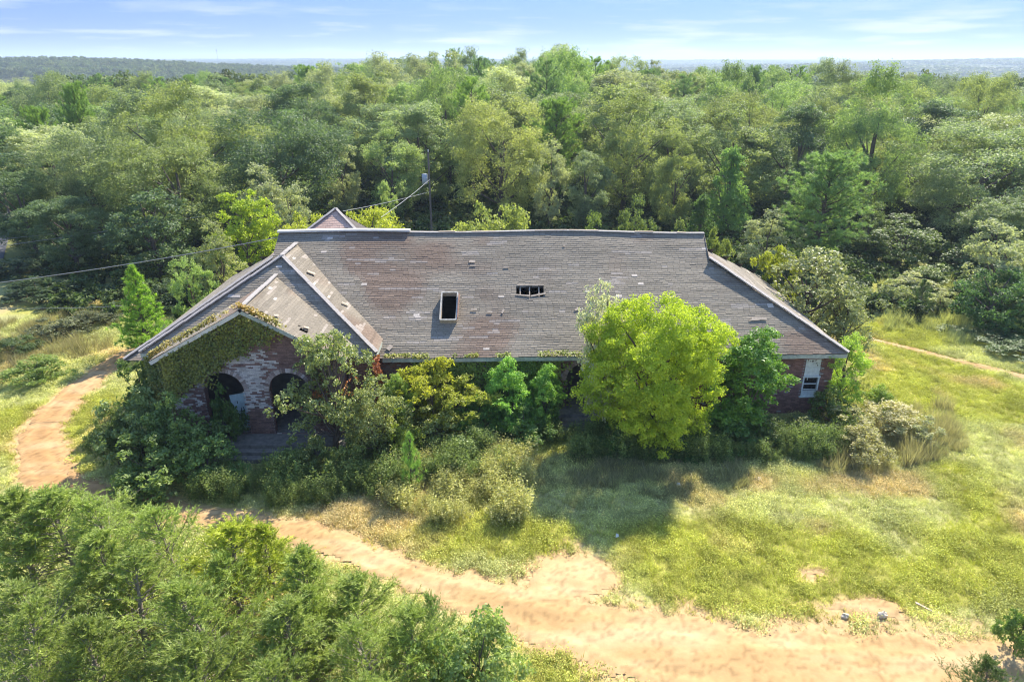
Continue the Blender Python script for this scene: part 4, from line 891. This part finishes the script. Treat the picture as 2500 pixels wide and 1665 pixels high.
# ------------------------------------------------------------------ the rest of the wood, tree by tree
placed = [o for o in COL.objects if o.get('category') == 'tree' and o.location.y > 45]
pts = [(a, b, max(5.5, w_ * .46)) for a, b, w_ in BIG]; nfill = 0; cand = []
r2 = np.random.default_rng(5)
for k in range(9000):
    y = 60 + 125 * r2.random() ** 1.1; x = r2.uniform(-.80, .80) * y
    lx = -44 if y < 100 else -400
    if x < lx + (y - 60) * .0 and y < 75: continue
    if -25 < x < 40 and y < 72: continue
    if x > 20 and y < 66: continue
    dmin = 6.8 if y < 110 else 7.6
    if all((x - a) ** 2 + (y - b) ** 2 > max(dmin, e) ** 2 for a, b, e in pts): pts.append((x, y, 0)); cand.append((x, y))
cand.sort(key=lambda q: q[1])
ANCH = [(40, 'left frame edge'), (170, 'wide dark left tree'), (400, 'largest spreading oak'), (545, 'bright yellow-green tree'), (680, 'tall dark tree'), (775, 'rear wing roof'), (895, 'light green oval tree'), (990, 'transformer pole'), (1145, 'big domed tree'), (1290, 'skyline pines at centre'), (1450, 'wide olive tree'), (1690, 'pointed green tree'), (1780, 'dark upright pine'), (1912, 'large full pine'), (2030, 'round-headed grey tree'), (2200, 'huge domed tree'), (2330, 'right frame edge')]
ORD = ['first', 'second', 'third', 'fourth', 'fifth', 'sixth', 'seventh', 'eighth', 'ninth', 'tenth', 'eleventh', 'twelfth', 'thirteenth', 'fourteenth', 'fifteenth', 'sixteenth', 'seventeenth', 'eighteenth', 'nineteenth', 'twentieth']
seen_ = {}
FILL = ['oak0', 'oak1', 'oak2', 'oval0', 'oval1', 'oval2']
for (x, y) in cand[:225]:
    g = float(fbm(x, y, 40, 77, 2)); px_ = 1177 + x / y * 1570 / .99
    H0 = 12.6 + 3.6 * (y - 60) / 110 + r2.normal(0, 1.0); H0 -= 2.6 * max(0, min(1, (x - 30) / 60)); H0 -= 2.0 * (x < -.25 * y) * (y > 80); H0 += 1.6 * (600 < px_ < 1430) * (y > 85)
    if r2.random() < .16: key = 'pineT' if r2.random() < .6 else 'pineM'; colr = PN if r2.random() < .5 else PB; nm = 'pine_tree'; w = 7.5; lab = 'pine standing among the crowded trees of the wood behind the house'; gr = 'pines within the wood'
    else:
        key = FILL[r2.integers(6)]; nm = 'broadleaf_tree'; w = r2.uniform(11, 16) if key[1] == 'a' else r2.uniform(9, 12); base = np.array([OL, GG, (.225, .26, .10), DK, SG, (.22, .29, .10)][r2.integers(6)]); colr = tuple(base * r2.uniform(.85, 1.25)); lab = 'broadleaf tree in the crowded inner rows of the wood behind the house'; gr = 'broadleaf trees within the wood'
    an = min(ANCH, key=lambda q: abs(q[0] - px_)); side = 'left' if px_ < an[0] else 'right'; kk = (an[1], side, nm); seen_[kk] = seen_.get(kk, 0) + 1; on = ORD[min(seen_[kk], 20) - 1]
    lab = f"{on} {'pine' if nm[0] == 'p' else 'broadleaf tree'} back in the wood, just {side} of the {an[1]}"
    plant(nm, key, x, y, H0, w, colr, lab, 'tree', gr, rz=r2.uniform(0, 6.28))

# ------------------------------------------------------------------ scattered stuff by geometry nodes
def scatter(name, P, rotz, scl, col, proto_me, label, cat=None):
    me = bpy.data.meshes.new(name); me.vertices.add(len(P)); me.vertices.foreach_set('co', np.ascontiguousarray(P, np.float32).ravel())
    for an, ty, key, data in (('rotz', 'FLOAT', 'value', rotz), ('scl', 'FLOAT_VECTOR', 'vector', scl)):
        a = me.attributes.new(an, ty, 'POINT'); a.data.foreach_set(key, np.ascontiguousarray(data, np.float32).ravel())
    c4 = np.ones((len(P), 4), np.float32); c4[:, :3] = col; a = me.attributes.new('col', 'FLOAT_COLOR', 'POINT'); a.data.foreach_set('color', c4.ravel())
    o = obj(name, me); po = bpy.data.objects.new(name + '_piece', proto_me)
    ng = bpy.data.node_groups.new(name, 'GeometryNodeTree'); ng.interface.new_socket('Geometry', in_out='INPUT', socket_type='NodeSocketGeometry'); ng.interface.new_socket('Geometry', in_out='OUTPUT', socket_type='NodeSocketGeometry')
    N = ng.nodes; L = ng.links; gi = N.new('NodeGroupInput'); go = N.new('NodeGroupOutput'); ip = N.new('GeometryNodeInstanceOnPoints'); oi = N.new('GeometryNodeObjectInfo'); oi.inputs['Object'].default_value = po; oi.inputs['As Instance'].default_value = True
    ar = N.new('GeometryNodeInputNamedAttribute'); ar.data_type = 'FLOAT'; ar.inputs['Name'].default_value = 'rotz'; cx = N.new('ShaderNodeCombineXYZ')
    asn = N.new('GeometryNodeInputNamedAttribute'); asn.data_type = 'FLOAT_VECTOR'; asn.inputs['Name'].default_value = 'scl'
    L.new(gi.outputs[0], ip.inputs['Points']); L.new(oi.outputs['Geometry'], ip.inputs['Instance']); L.new(ar.outputs['Attribute'], cx.inputs['Z']); L.new(cx.outputs[0], ip.inputs['Rotation']); L.new(asn.outputs['Attribute'], ip.inputs['Scale']); L.new(ip.outputs[0], go.inputs[0])
    m = o.modifiers.new('scatter', 'NODES'); m.node_group = ng
    return tag(o, label, cat, kind='stuff')
def tuft(n, h, spread, wd, seed, lean=.5):
    r = np.random.default_rng(seed); a = r.random(n) * 6.28; rr = np.sqrt(r.random(n)) * spread; C = np.stack([np.cos(a) * rr, np.sin(a) * rr, np.zeros(n) - .02], 1)
    D = nrmz(np.stack([r.normal(0, lean, n), r.normal(0, lean, n), np.ones(n)], 1)); V, F = spikes(C, D, h, wd, r)
    return mesh_np('tuft', V, F, M_ILEAF, tone=r.random(n))
def weed(seed, n=46, h=.9, leaf=.09):
    r = np.random.default_rng(seed); mb = MB(); C = []; N_ = []
    Vs = []; Fs = []; off = 0
    for k in range(5):
        top = np.array([r.normal(0, .16), r.normal(0, .16), h * r.uniform(.7, 1.1)]); f = r.random(n) ** .8; c = top * f[:, None] + r.normal(0, .045, (n, 3)) + np.array([r.normal(0, .1), r.normal(0, .1), 0]); C.append(c); N_.append(nrmz(unit(n, r) + [0, 0, .6]))
    V, F = leaves(np.concatenate(C), np.concatenate(N_), leaf, leaf * .5, r)
    return mesh_np('weed', V, F, M_ILEAF, tone=r.random(len(F)))
def leafy(seed, n=75):
    r = np.random.default_rng(seed); C = np.stack([r.normal(0, .12, n), r.normal(0, .12, n), r.random(n) * .16], 1); V, F = leaves(C, nrmz(unit(n, r) * .6 + [0, 0, .8]), .055, .03, r)
    return mesh_np('low_weed', V, F, M_ILEAF, tone=r.random(n))
# short grass and low weeds over the yard
def pts_in(n, x0, x1, y0, y1, r):
    x = r.uniform(x0, x1, n); y = r.uniform(y0, y1, n); return x, y
r3 = np.random.default_rng(9)
def visible(x, y): return (np.abs(x) < y * .95 + 3) & (y > 13)
inhouse = lambda x, y: (((x > -17.8) & (x < 16.1) & (y > 30.6) & (y < 43.2)) | ((x > -16.3) & (x < -7.3) & (y > 26.1) & (y < 31)) | ((x > 2.3) & (x < 5) & (y > 28.7) & (y < 31)))
for name, me, n, hs, dthr, lab, tint in (
    ('grass', tuft(20, .17, .15, .016, 1, .55), 80000, 1.0, -.10, 'short mown-looking grass over the yard', 1.0),
    ('low_weeds', leafy(2), 42000, 1.0, -.18, 'pale low leafy weeds mixed into the yard grass', 1.12)):
    x, y = pts_in(n, -34, 36, 13, 50, r3); d = dirt(x, y); k = (d < dthr + r3.normal(0, .12, n)) & visible(x, y) & ~inhouse(x, y); x, y = x[k], y[k]
    g = cover(x, y); lush = sstep(.28, .45, g[:, 1] / (g.sum(1) + 1e-6))
    s = r3.uniform(.6, 1.25, len(x)) * (.75 + .7 * vnoise(x, y, 1.3, 44))
    scatter(name, np.stack([x, y, gz(x, y)], 1), r3.uniform(0, 6.28, len(x)), np.stack([s, s, s * hs], 1), g * tint * 1.35 * r3.uniform(.75, 1.25, (len(x), 1)), me, lab)
# sparse tufts on the worn sand
x, y = pts_in(26000, -10, 20, 13, 24, r3); d = dirt(x, y); k = (d > -.15) & (d < .45) & (r3.random(len(x)) < .16 * np.exp(-np.maximum(d, 0) * 6)); x, y = x[k], y[k]
s = r3.uniform(.35, .8, len(x)); scatter('sparse_tufts', np.stack([x, y, gz(x, y) + .01], 1), r3.uniform(0, 6.28, len(x)), np.stack([s, s, s], 1), np.array([.26, .25, .09]) * r3.uniform(.7, 1.3, (len(x), 1)), tuft(12, .16, .10, .02, 3, .7), 'sparse dry tufts dotting the bare sand')
x, y = pts_in(30000, -26, 20, 13, 42, r3); d = dirt(x, y); k = (d > -.05) & (r3.random(len(x)) < .10 * np.exp(-np.maximum(d, 0) * 3)); x, y = x[k], y[k]; s = r3.uniform(.4, 1.5, len(x)) ** 2
pv_ = unit(18, np.random.default_rng(4)) * .022 * np.array([1, 1, .7]); pf_ = np.random.default_rng(6).integers(0, 18, (34, 3)); pf_ = pf_[(pf_[:, 0] != pf_[:, 1]) & (pf_[:, 1] != pf_[:, 2]) & (pf_[:, 0] != pf_[:, 2])]
M_PEB, n_, l_, p_ = newmat('pebble'); a_ = n_.new('ShaderNodeAttribute'); a_.attribute_type = 'INSTANCER'; a_.attribute_name = 'col'; l_.new(a_.outputs['Color'], p_.inputs['Base Color']); p_.inputs['Roughness'].default_value = .9
scatter('gravel', np.stack([x, y, gz(x, y) + .015], 1), r3.uniform(0, 6.28, len(x)), np.stack([s, s, s], 1), np.array([.34, .24, .16]) * r3.uniform(.5, 1.5, (len(x), 1)), mesh_np('pebble', pv_, pf_, M_PEB), 'small stones and clods strewn over the dirt track')
# tall weeds along the front of the house
def strip(n, poly_, r):
    P = np.array([atZ(a, b)[:2] for a, b in poly_]); x0, y0 = P.min(0); x1, y1 = P.max(0); x = r.uniform(x0, x1, n); y = r.uniform(y0, y1, n); ins = np.zeros(n, bool); j = len(P) - 1
    for i in range(len(P)):
        c = ((P[i, 1] > y) != (P[j, 1] > y)) & (x < (P[j, 0] - P[i, 0]) * (y - P[i, 1]) / (P[j, 1] - P[i, 1] + 1e-12) + P[i, 0]); ins ^= c; j = i
    ins &= ~inhouse(x, y); return x[ins], y[ins]
WEEDS = [
 ('tall_weeds', [(470,1060),(700,1050),(900,1000),(1300,1000),(1950,1000),(1960,1060),(1700,1070),(1210,1060),(1180,1120),(960,1110),(880,1150),(640,1175),(440,1150)], 2600, (.20, .26, .08), .95, 'tall green weeds in the strip before the house'),
 ('golden_weeds', [(960,1050),(1130,1030),(1215,1070),(1215,1150),(1190,1210),(1000,1205),(900,1170),(880,1110)], 420, (.50, .48, .19), .85, 'patch of tall yellowish weeds right of the pine seedling'),
 ('dry_weeds', [(1230,1050),(1720,1050),(1730,1110),(1600,1160),(1400,1130),(1230,1120)], 800, (.36, .34, .18), .5, 'brown dry weeds in the shade of the chartreuse tree'),
 ('pale_weeds', [(1880,960),(2180,930),(2230,1030),(2050,1090),(1860,1080)], 900, (.44, .39, .22), .9, 'pale dry weeds right of the house corner'),
 ('roadside_weeds', [(-60,760),(150,720),(260,730),(260,800),(120,850),(-60,900)], 1300, (.40, .35, .18), .9, 'straw-coloured weeds between road and track'),
 ('field_weeds', [(2020,650),(2250,640),(2300,780),(2200,800),(2040,770)], 1300, (.44, .45, .20), .8, 'pale tall grass in the field at the right'),
]
for q, (nm, pg, n, c, hh, lab) in enumerate(WEEDS):
    x, y = strip(n * 4, pg, r3); nn_ = fbm(x, y, 1.4, 50 + q, 3); k = r3.random(len(x)) < sstep(.30, .62, nn_); x, y = x[k], y[k]; s = r3.uniform(.45, 1.35, len(x)) * (.45 + 1.1 * vnoise(x, y, .9, 60 + q))
    scatter(nm, np.stack([x, y, gz(x, y)], 1), r3.uniform(0, 6.28, len(x)), np.stack([s, s, s * hh], 1), np.array(c) * r3.uniform(.65, 1.35, (len(x), 1)), weed(40 + q, 40, .9, .065) if q < 2 else tuft(20, .62, .16, .02, 40 + q, .3), lab)
# shade-loving ground cover under the wood
x = r3.uniform(-80, 80, 9000); y = r3.uniform(44, 100, 9000); k = visible(x, y) & ~((x > -20) & (x < 18) & (y < 54)) & ~((x < -30) & (x > -60) & (np.abs(x + 39 + (y - 48) * .6) < 4)); x, y = x[k], y[k]; s = r3.uniform(1.2, 2.6, len(x))
scatter('undergrowth', np.stack([x, y, gz(x, y)], 1), r3.uniform(0, 6.28, len(x)), np.stack([s, s, s * .8], 1), np.array([.09, .13, .04]) * r3.uniform(.6, 1.5, (len(x), 1)), weed(60, 30, .7, .16), 'dark undergrowth on the floor of the wood')
# far woods: too many to count, clumps getting coarser with distance
def clump(n, leaf, seed, flat=.8):
    r = np.random.default_rng(seed); np_ = 14; P = np.stack([r.normal(0, .26, np_), r.normal(0, .26, np_), r.uniform(.35, .78, np_)], 1); idx = r.integers(0, np_, n); d = unit(n, r); d[:, 2] = np.abs(d[:, 2]) * .9 - .1
    C = P[idx] + d * r.uniform(.14, .24, (n, 1)); V, F = leaves(C, nrmz(d + unit(n, r) * .5), leaf, leaf * .75, r)
    return mesh_np('clump', V, F, M_ILEAF, tone=np.clip(r.random(np_)[idx] * .5 + r.random(n) * .5, 0, 1))
for nm, me, d0, d1, n, wd, ht in (('far_trees', clump(1100, .055, 1), 175, 430, 3400, 9.5, 14), ('farther_trees', clump(300, .11, 2), 420, 1500, 15000, 12, 13), ('farthest_trees', clump(110, .2, 3), 1450, 8500, 42000, 34, 14)):
    dd = np.sqrt(r3.uniform(d0 ** 2, d1 ** 2, n)); an = r3.uniform(-.70, .70, n); x = dd * np.sin(an); y = dd * np.cos(an)
    clear = fbm(x, y, 260, 91, 3); k = (clear < .66) | (dd < 430); x, y, dd = x[k], y[k], dd[k]; s = r3.uniform(.7, 1.3, len(x)); hz = ht * r3.uniform(.75, 1.25, len(x))
    cc = np.array([.12, .155, .055])[None] * r3.uniform(.6, 1.4, (len(x), 1)) + np.array([.05, .04, 0])[None] * r3.random((len(x), 1)) ** 3
    scatter(nm, np.stack([x, y, gz(x, y) - .5], 1), r3.uniform(0, 6.28, len(x)), np.stack([s * wd, s * wd, hz], 1), cc, me, {'far_trees': 'woods beyond the near trees, a few hundred metres off', 'farther_trees': 'rolling wooded land in the middle distance', 'farthest_trees': 'hazy wooded ridges on the horizon'}[nm])
# ------------------------------------------------------------------ ivy on the walls
def ivy(name, regions, n, leaf, cols, label):
    """regions: (f(u,v)->point, normal, density function) - leaves hugging a wall"""
    r = np.random.default_rng(len(name) * 7 + n); V = []; F = []; off = 0; C = []
    for (f, nr, dens, m) in regions:
        u = r.random(m); v = r.random(m); k = r.random(m) < dens(u, v); u, v = u[k], v[k]; P = f(u, v); nr_ = np.asarray(nr, float); th = .05 + .5 * fbm(P[:, 0] * 1.0, P[:, 2], .7, 5, 2) * r.random(len(u))
        P = P + nr_ * th[:, None]; N = nrmz(nr_ * .8 + np.array([0, 0, .5]) + unit(len(u), r) * .6); a, b = leaves(P, N, leaf, leaf * .85, r); V.append(a); F.append(b + off); off += len(a)
        w = np.clip(fbm(P[:, 0], P[:, 2], 1.1, 17, 3) * 1.6 - .4 + r.normal(0, .18, len(u)), 0, 1)[:, None]; C.append((np.array(cols[0]) * (1 - w) + np.array(cols[1]) * w) * r.uniform(.7, 1.3, (len(u), 1)))
    m = M_IVY; o = obj(name, mesh_np(name, np.concatenate(V), np.concatenate(F), m, np.concatenate(C))); return tag(o, label, 'ivy')
M_IVY, n_, l_, p_ = newmat('ivy_leaf'); a_ = n_.new('ShaderNodeAttribute'); a_.attribute_name = 'col'; l_.new(a_.outputs['Color'], p_.inputs['Base Color']); p_.inputs['Roughness'].default_value = .5
t_ = n_.new('ShaderNodeBsdfTranslucent'); x_ = n_.new('ShaderNodeMixShader'); x_.inputs[0].default_value = .3; l_.new(a_.outputs['Color'], t_.inputs['Color']); l_.new(p_.outputs[0], x_.inputs[1]); l_.new(t_.outputs[0], x_.inputs[2]); l_.new(x_.outputs[0], n_['Material Output'].inputs['Surface'])
def f_gab(u, v): x = -15.6 + 5.6 * u; zt = 6.62 - np.abs(x + 11.7) * .5517; return np.stack([x, np.full_like(x, 27.9), 1.4 + (zt - 1.4) * v], 1)
def d_gab(u, v):
    x = -15.6 + 5.6 * u; zt = 6.62 - np.abs(x + 11.7) * .5517; z = 1.4 + (zt - 1.4) * v; lim = np.interp(x, [-15.6, -14.2, -13.2, -12.4, -11.5, -10.6, -10.0], [2.4, 3.0, 3.75, 4.6, 5.0, 5.3, 5.4])
    return sstep(-.35, .45, z - lim + (fbm(x, z, .8, 3) - .5) * 1.4) * .98
ivy('wall_ivy', [(f_gab, (0, -1, 0), d_gab, 15000)], 1, .11, ((.17, .20, .04), (.40, .35, .05)), 'olive ivy blanket over the porch gable wall')
def f_rake(u, v): x = -16.0 + 6.2 * u; z = 6.78 - np.abs(x + 11.7) * .5517; return np.stack([x, 27.5 + .28 * v, z + .04 + .05 * v], 1)
ivy('rake_ivy', [(f_rake, (0, -.3, .95), lambda u, v: np.clip(.15 + .9 * (fbm(u * 6.2, v * .2, .7, 8, 2) > .38) * np.where(u < .12, 1, np.where(u < .5, .55, 1)), 0, 1), 2600)], 2, .10, ((.30, .30, .05), (.48, .30, .05)), 'yellow and rust ivy fringe along the porch gable edge')
def f_lw(u, v): y = 27.9 + 3.0 * u; return np.stack([np.full_like(y, -15.6) - 1.4 * (y > 29.4), y, .3 + 3.6 * v], 1)
ivy('side_ivy', [(f_lw, (-.9, -.4, 0), lambda u, v: np.full_like(u, .9), 6000), (lambda u, v: np.stack([-17.2 + 1.6 * u, np.full_like(u, 29.35), .3 + 3.7 * v], 1), (0, -1, 0), lambda u, v: .5 + .5 * v, 4000)], 3, .12, ((.15, .21, .045), (.33, .30, .05)), 'ivy hanging over the left corner of the wing')
def f_mw(u, v): x = -6.0 + 9.0 * u; return np.stack([x, 30.36 + (x + 6.6) * .023, .1 + 3.2 * v], 1)
def d_mw(u, v):
    x = -6.0 + 9.0 * u; z = 3.2 * v; return np.clip(sstep(-5.2, -4.2, x + (fbm(x, z, .6, 2) - .5)) * (1 - .92 * sstep(2.1, 2.5, x - (z < 1.9) * .15)) * (1 - .6 * np.exp(-((x + 1.35) / .45) ** 2)) * (.55 + .8 * fbm(x, z, .8, 6)), 0, 1)
ivy('front_ivy', [(f_mw, (0, -1, 0), d_mw, 20000)], 4, .12, ((.17, .27, .045), (.38, .44, .07)), 'green ivy covering the front wall left of the entrance arch')
def f_ev(u, v): x = -6.1 + 9.6 * u; return np.stack([x, EY(x) - .02 + .12 * v, 3.42 + .12 * v + (fbm(x, x * 0, .5, 3) - .5) * .25], 1)
ivy('eave_ivy', [(f_ev, (0, -.5, .8), lambda u, v: (fbm(u * 9.6, u * 0, .8, 12, 2) > .5) * .8, 1500)], 5, .11, ((.22, .28, .03), (.36, .34, .04)), 'bright ivy creeping over the main eave')
def f_or(u, v): z = .6 + 3.4 * v; return np.stack([-6.55 + .35 * u, 29.35 + .3 * np.sin(z * 3), z], 1)
ivy('rust_ivy', [(f_or, (.3, -.9, 0), lambda u, v: np.full_like(u, .9), 900), (lambda u, v: np.stack([-9.5 + 2.9 * u, 27.3 + .8 * v, 2.2 + 1.5 * v * np.sin(u * 6) ** 2], 1), (0, -1, .2), lambda u, v: (fbm(u * 3, v * 2, .35, 14, 2) > .58) * .9, 700)], 6, .11, ((.42, .20, .04), (.50, .13, .05)), 'rust-orange creeper hanging at the inner corner of the wing')

# ------------------------------------------------------------------ poles, wires, mast
def pole(loc, h, label, extra):
    o = thing('utility_pole', label, 'utility pole', (loc[0], loc[1], float(gz(loc[0], loc[1]))), 'utility poles')
    mb = MB(); mb.tube([(0, 0, -.5), (0, 0, h * .5), (0, 0, h)], [.11, .10, .085], 8); mb.build('post', M_POLE, o, True)
    if extra:
        mb = MB(); mb.tube([(-.42, -.1, h * .66), (-.42, -.1, h * .66 + .05), (-.42, -.1, h * .66 + .95), (-.42, -.1, h * .66 + 1.0)], [.05, .27, .27, .05], 10); mb.build('transformer', colmat('grey_can', flat=(.40, .42, .44), nscale=4, namp=.1), o, True)
        mb = MB(); mb.beam((-.3, -.1, h * .70), (0, 0, h * .70), .06, .06); mb.build('bracket', M_WIRE, o)
    if not extra:
        mb = MB(); mb.beam((-.8, 0, h - .5), (.8, 0, h - .5), .10, .10); mb.build('crossarm', M_POLE, o)
    for x in ((0,) if extra else (-.7, 0, .7)):
        mb = MB(); mb.tube([(x, 0, h - .45 + .5 * extra), (x, 0, h - .3 + .5 * extra), (x, 0, h - .22 + .5 * extra)], [.04, .06, .03], 7); mb.build('insulator', M_WHITE, o, True)
    return o
pp = atY(990, 480, 66.); pole(pp, atY(985, 352, 66.)[2], 'grey utility pole with a can transformer before the wood behind the house', True)
lp = atZ(42, 562, 0); pole(lp, 9.0, 'leaning-looking utility pole at the left frame edge', False)
def wire(A, B, sagm, r, label):
    A = np.array(A, float); B = np.array(B, float); t = np.linspace(0, 1, 40)[:, None]; P = A + (B - A) * t - np.array([0, 0, 4 * sagm]) * t * (1 - t)
    mb = MB(); mb.tube(P, r, 5); tag(mb.build('power_line', M_WIRE, smooth=True), label, 'power line', 'overhead wires')
wire(atY(-260, 680, 33.0), (-12.7, 36.6, 7.75), .25, .022, 'thick service wire running from the left frame edge to the roof peak')
wire(atY(-200, 592, 52), atY(470, 497, 56), .1, .016, 'thin upper wire crossing in front of the dark trees at left')
wire(atY(-200, 570, 55), atY(400, 505, 60), .1, .012, 'faint wire just above the thin upper wire at left')
wire(atY(-160, 703, 39), atY(330, 700, 40), .22, .014, 'low sagging wire passing behind the young pine')
wire(atY(988, 441, 66), atY(788, 486, 50), .1, .02, 'service wire from the pole to the rear wing, upper one')
wire(atY(988, 413, 66), atY(876, 500, 47), .1, .022, 'service wire from the pole to the rear wing, steeper one')
mt = thing('radio_mast', 'thin radio mast on the far horizon at left', 'mast', (0, 0, 0)); q = atY(497, 113, 2400.); mt.location = (q[0], 2400, float(gz(q[0], 2400)))
hm = q[2] - mt.location.z
for k in range(3):
    mb = MB(); a = k * 2.09; mb.tube([(1.0 * math.cos(a), 1.0 * math.sin(a), 0), (.9 * math.cos(a), .9 * math.sin(a), hm)], .22, 4); mb.build('leg', M_WIRE, mt)
for k in range(5):
    mb = MB(); z = hm * (.3 + .16 * k); mb.tube([(-1.1, -1.1, z), (1.1, .6, z + 2)], .2, 4); mb.build('brace', M_WIRE, mt)
mb = MB(); mb.tube([(0, 0, hm - 7), (0, 0, hm - 3)], 1.9, 6); mb.build('antenna', M_WIRE, mt)
# pale sheds far off in the valley
for (dx, dy, wm, lab) in ((1590, 176, 60, 'long white shed in the far valley, left one'), (1660, 181, 36, 'shorter white shed in the far valley, right one')):
    x0, y0 = atY(dx, dy, 900.)[0], 900.; b = thing('far_shed', lab, 'shed', (x0, y0, atY(dx, dy, 900.)[2] - 5))
    mb = MB(); mb.box((-wm / 2, -8, -6), (wm / 2, 8, 4)); mb.build('wall', M_WHITE, b)
    mb = MB(); mb.add([(-wm / 2 - 1, -9, 4), (wm / 2 + 1, -9, 4), (wm / 2 + 1, 0, 6.2), (-wm / 2 - 1, 0, 6.2), (-wm / 2 - 1, 9, 4), (wm / 2 + 1, 9, 4)], [(0, 1, 2, 3), (3, 2, 5, 4)]); mb.build('roof', M_METAL, b)

# ------------------------------------------------------------------ rocks and litter
def rock(dx, dy, sx, sy, sz, label, name='rock', cat='rock', mat=M_ROCK, seed=1):
    r = np.random.default_rng(seed); p = atZ(dx, dy, 0); nu, nv = 10, 7; V = []
    for i in range(nv):
        th = math.pi * (i + .02) / (nv - .96)
        for j in range(nu):
            ph = 2 * math.pi * j / nu; k = 1 + .8 * (vnoise(math.cos(ph) * 1.5 + 5, math.sin(ph) * 1.5 + th * 1.3, .8, seed) - .5)
            V.append((sx * k * math.sin(th) * math.cos(ph), sy * k * math.sin(th) * math.sin(ph), sz * k * math.cos(th)))
    F = [(i * nu + j, i * nu + (j + 1) % nu, (i + 1) * nu + (j + 1) % nu, (i + 1) * nu + j) for i in range(nv - 1) for j in range(nu)]
    o = obj(name, mesh_np(name, V, F, mat)); o.location = (p[0], p[1], float(gz(p[0], p[1])) + sz * .45); o.rotation_euler = (0, .2, r.uniform(0, 3)); return tag(o, label, cat)
rock(1744, 1102, .20, .14, .09, 'pale boulder on the grass right of the tree shadow', seed=2)
rock(2030, 1416, .22, .12, .13, 'pale pointed rock at the edge of the sand', seed=3)
rock(1942, 1418, .13, .10, .09, 'small grey rock left of the pointed rock', seed=4)
rock(1985, 1428, .07, .06, .05, 'pebble-sized stone between the two rocks by the sand', seed=5)
rock(1330, 1092, .12, .09, .08, 'pale stone in the dry weeds', seed=6)
mb = MB(); mb.box((-.26, -.04, 0), (.26, .04, .03)); o = mb.build('plank', M_WOOD); p = atZ(2122, 1398); o.location = (p[0], p[1], float(gz(p[0], p[1])) + .08); o.rotation_euler = (0, .1, -.7); tag(o, 'short pale plank on the grass right of the pointed rock', 'plank')
for (dx, dy, s_, lab) in ((1418, 1240, .06, 'tiny white scrap of litter in the tree shadow'), (1558, 1122, .09, 'white scrap of litter in the dry weeds')):
    mb = MB(); mb.add([(-s_, -s_ * .6, .1), (s_, -s_ * .7, .14), (s_ * .8, s_ * .7, .2), (-s_ * .7, s_ * .6, .24)], [(0, 1, 2, 3)]); mb.add([(-s_ * .7, s_ * .6, .24), (s_ * .8, s_ * .7, .2), (s_ * .6, s_, .12), (-s_ * .4, s_, .14)], [(0, 1, 2, 3)])
    o = mb.build('litter', M_WHITE); p = atZ(dx, dy); o.location = (p[0], p[1], float(gz(p[0], p[1]))); tag(o, lab, 'litter')

# ------------------------------------------------------------------ air
mb = MB(); mb.box((-9500, -320, -45), (9500, 12500, 95)); hz = mb.build('haze', None); tag(hz, 'thin summer haze over the land', kind='stuff')
mh = bpy.data.materials.new('haze'); mh.use_nodes = True; nh = mh.node_tree.nodes; nh.remove(nh['Principled BSDF']); pv = nh.new('ShaderNodeVolumePrincipled'); pv.inputs['Color'].default_value = (.70, .84, 1.0, 1); pv.inputs['Density'].default_value = .00028; pv.inputs['Anisotropy'].default_value = .2
mh.node_tree.links.new(pv.outputs[0], nh['Material Output'].inputs['Volume']); hz.data.materials.append(mh)
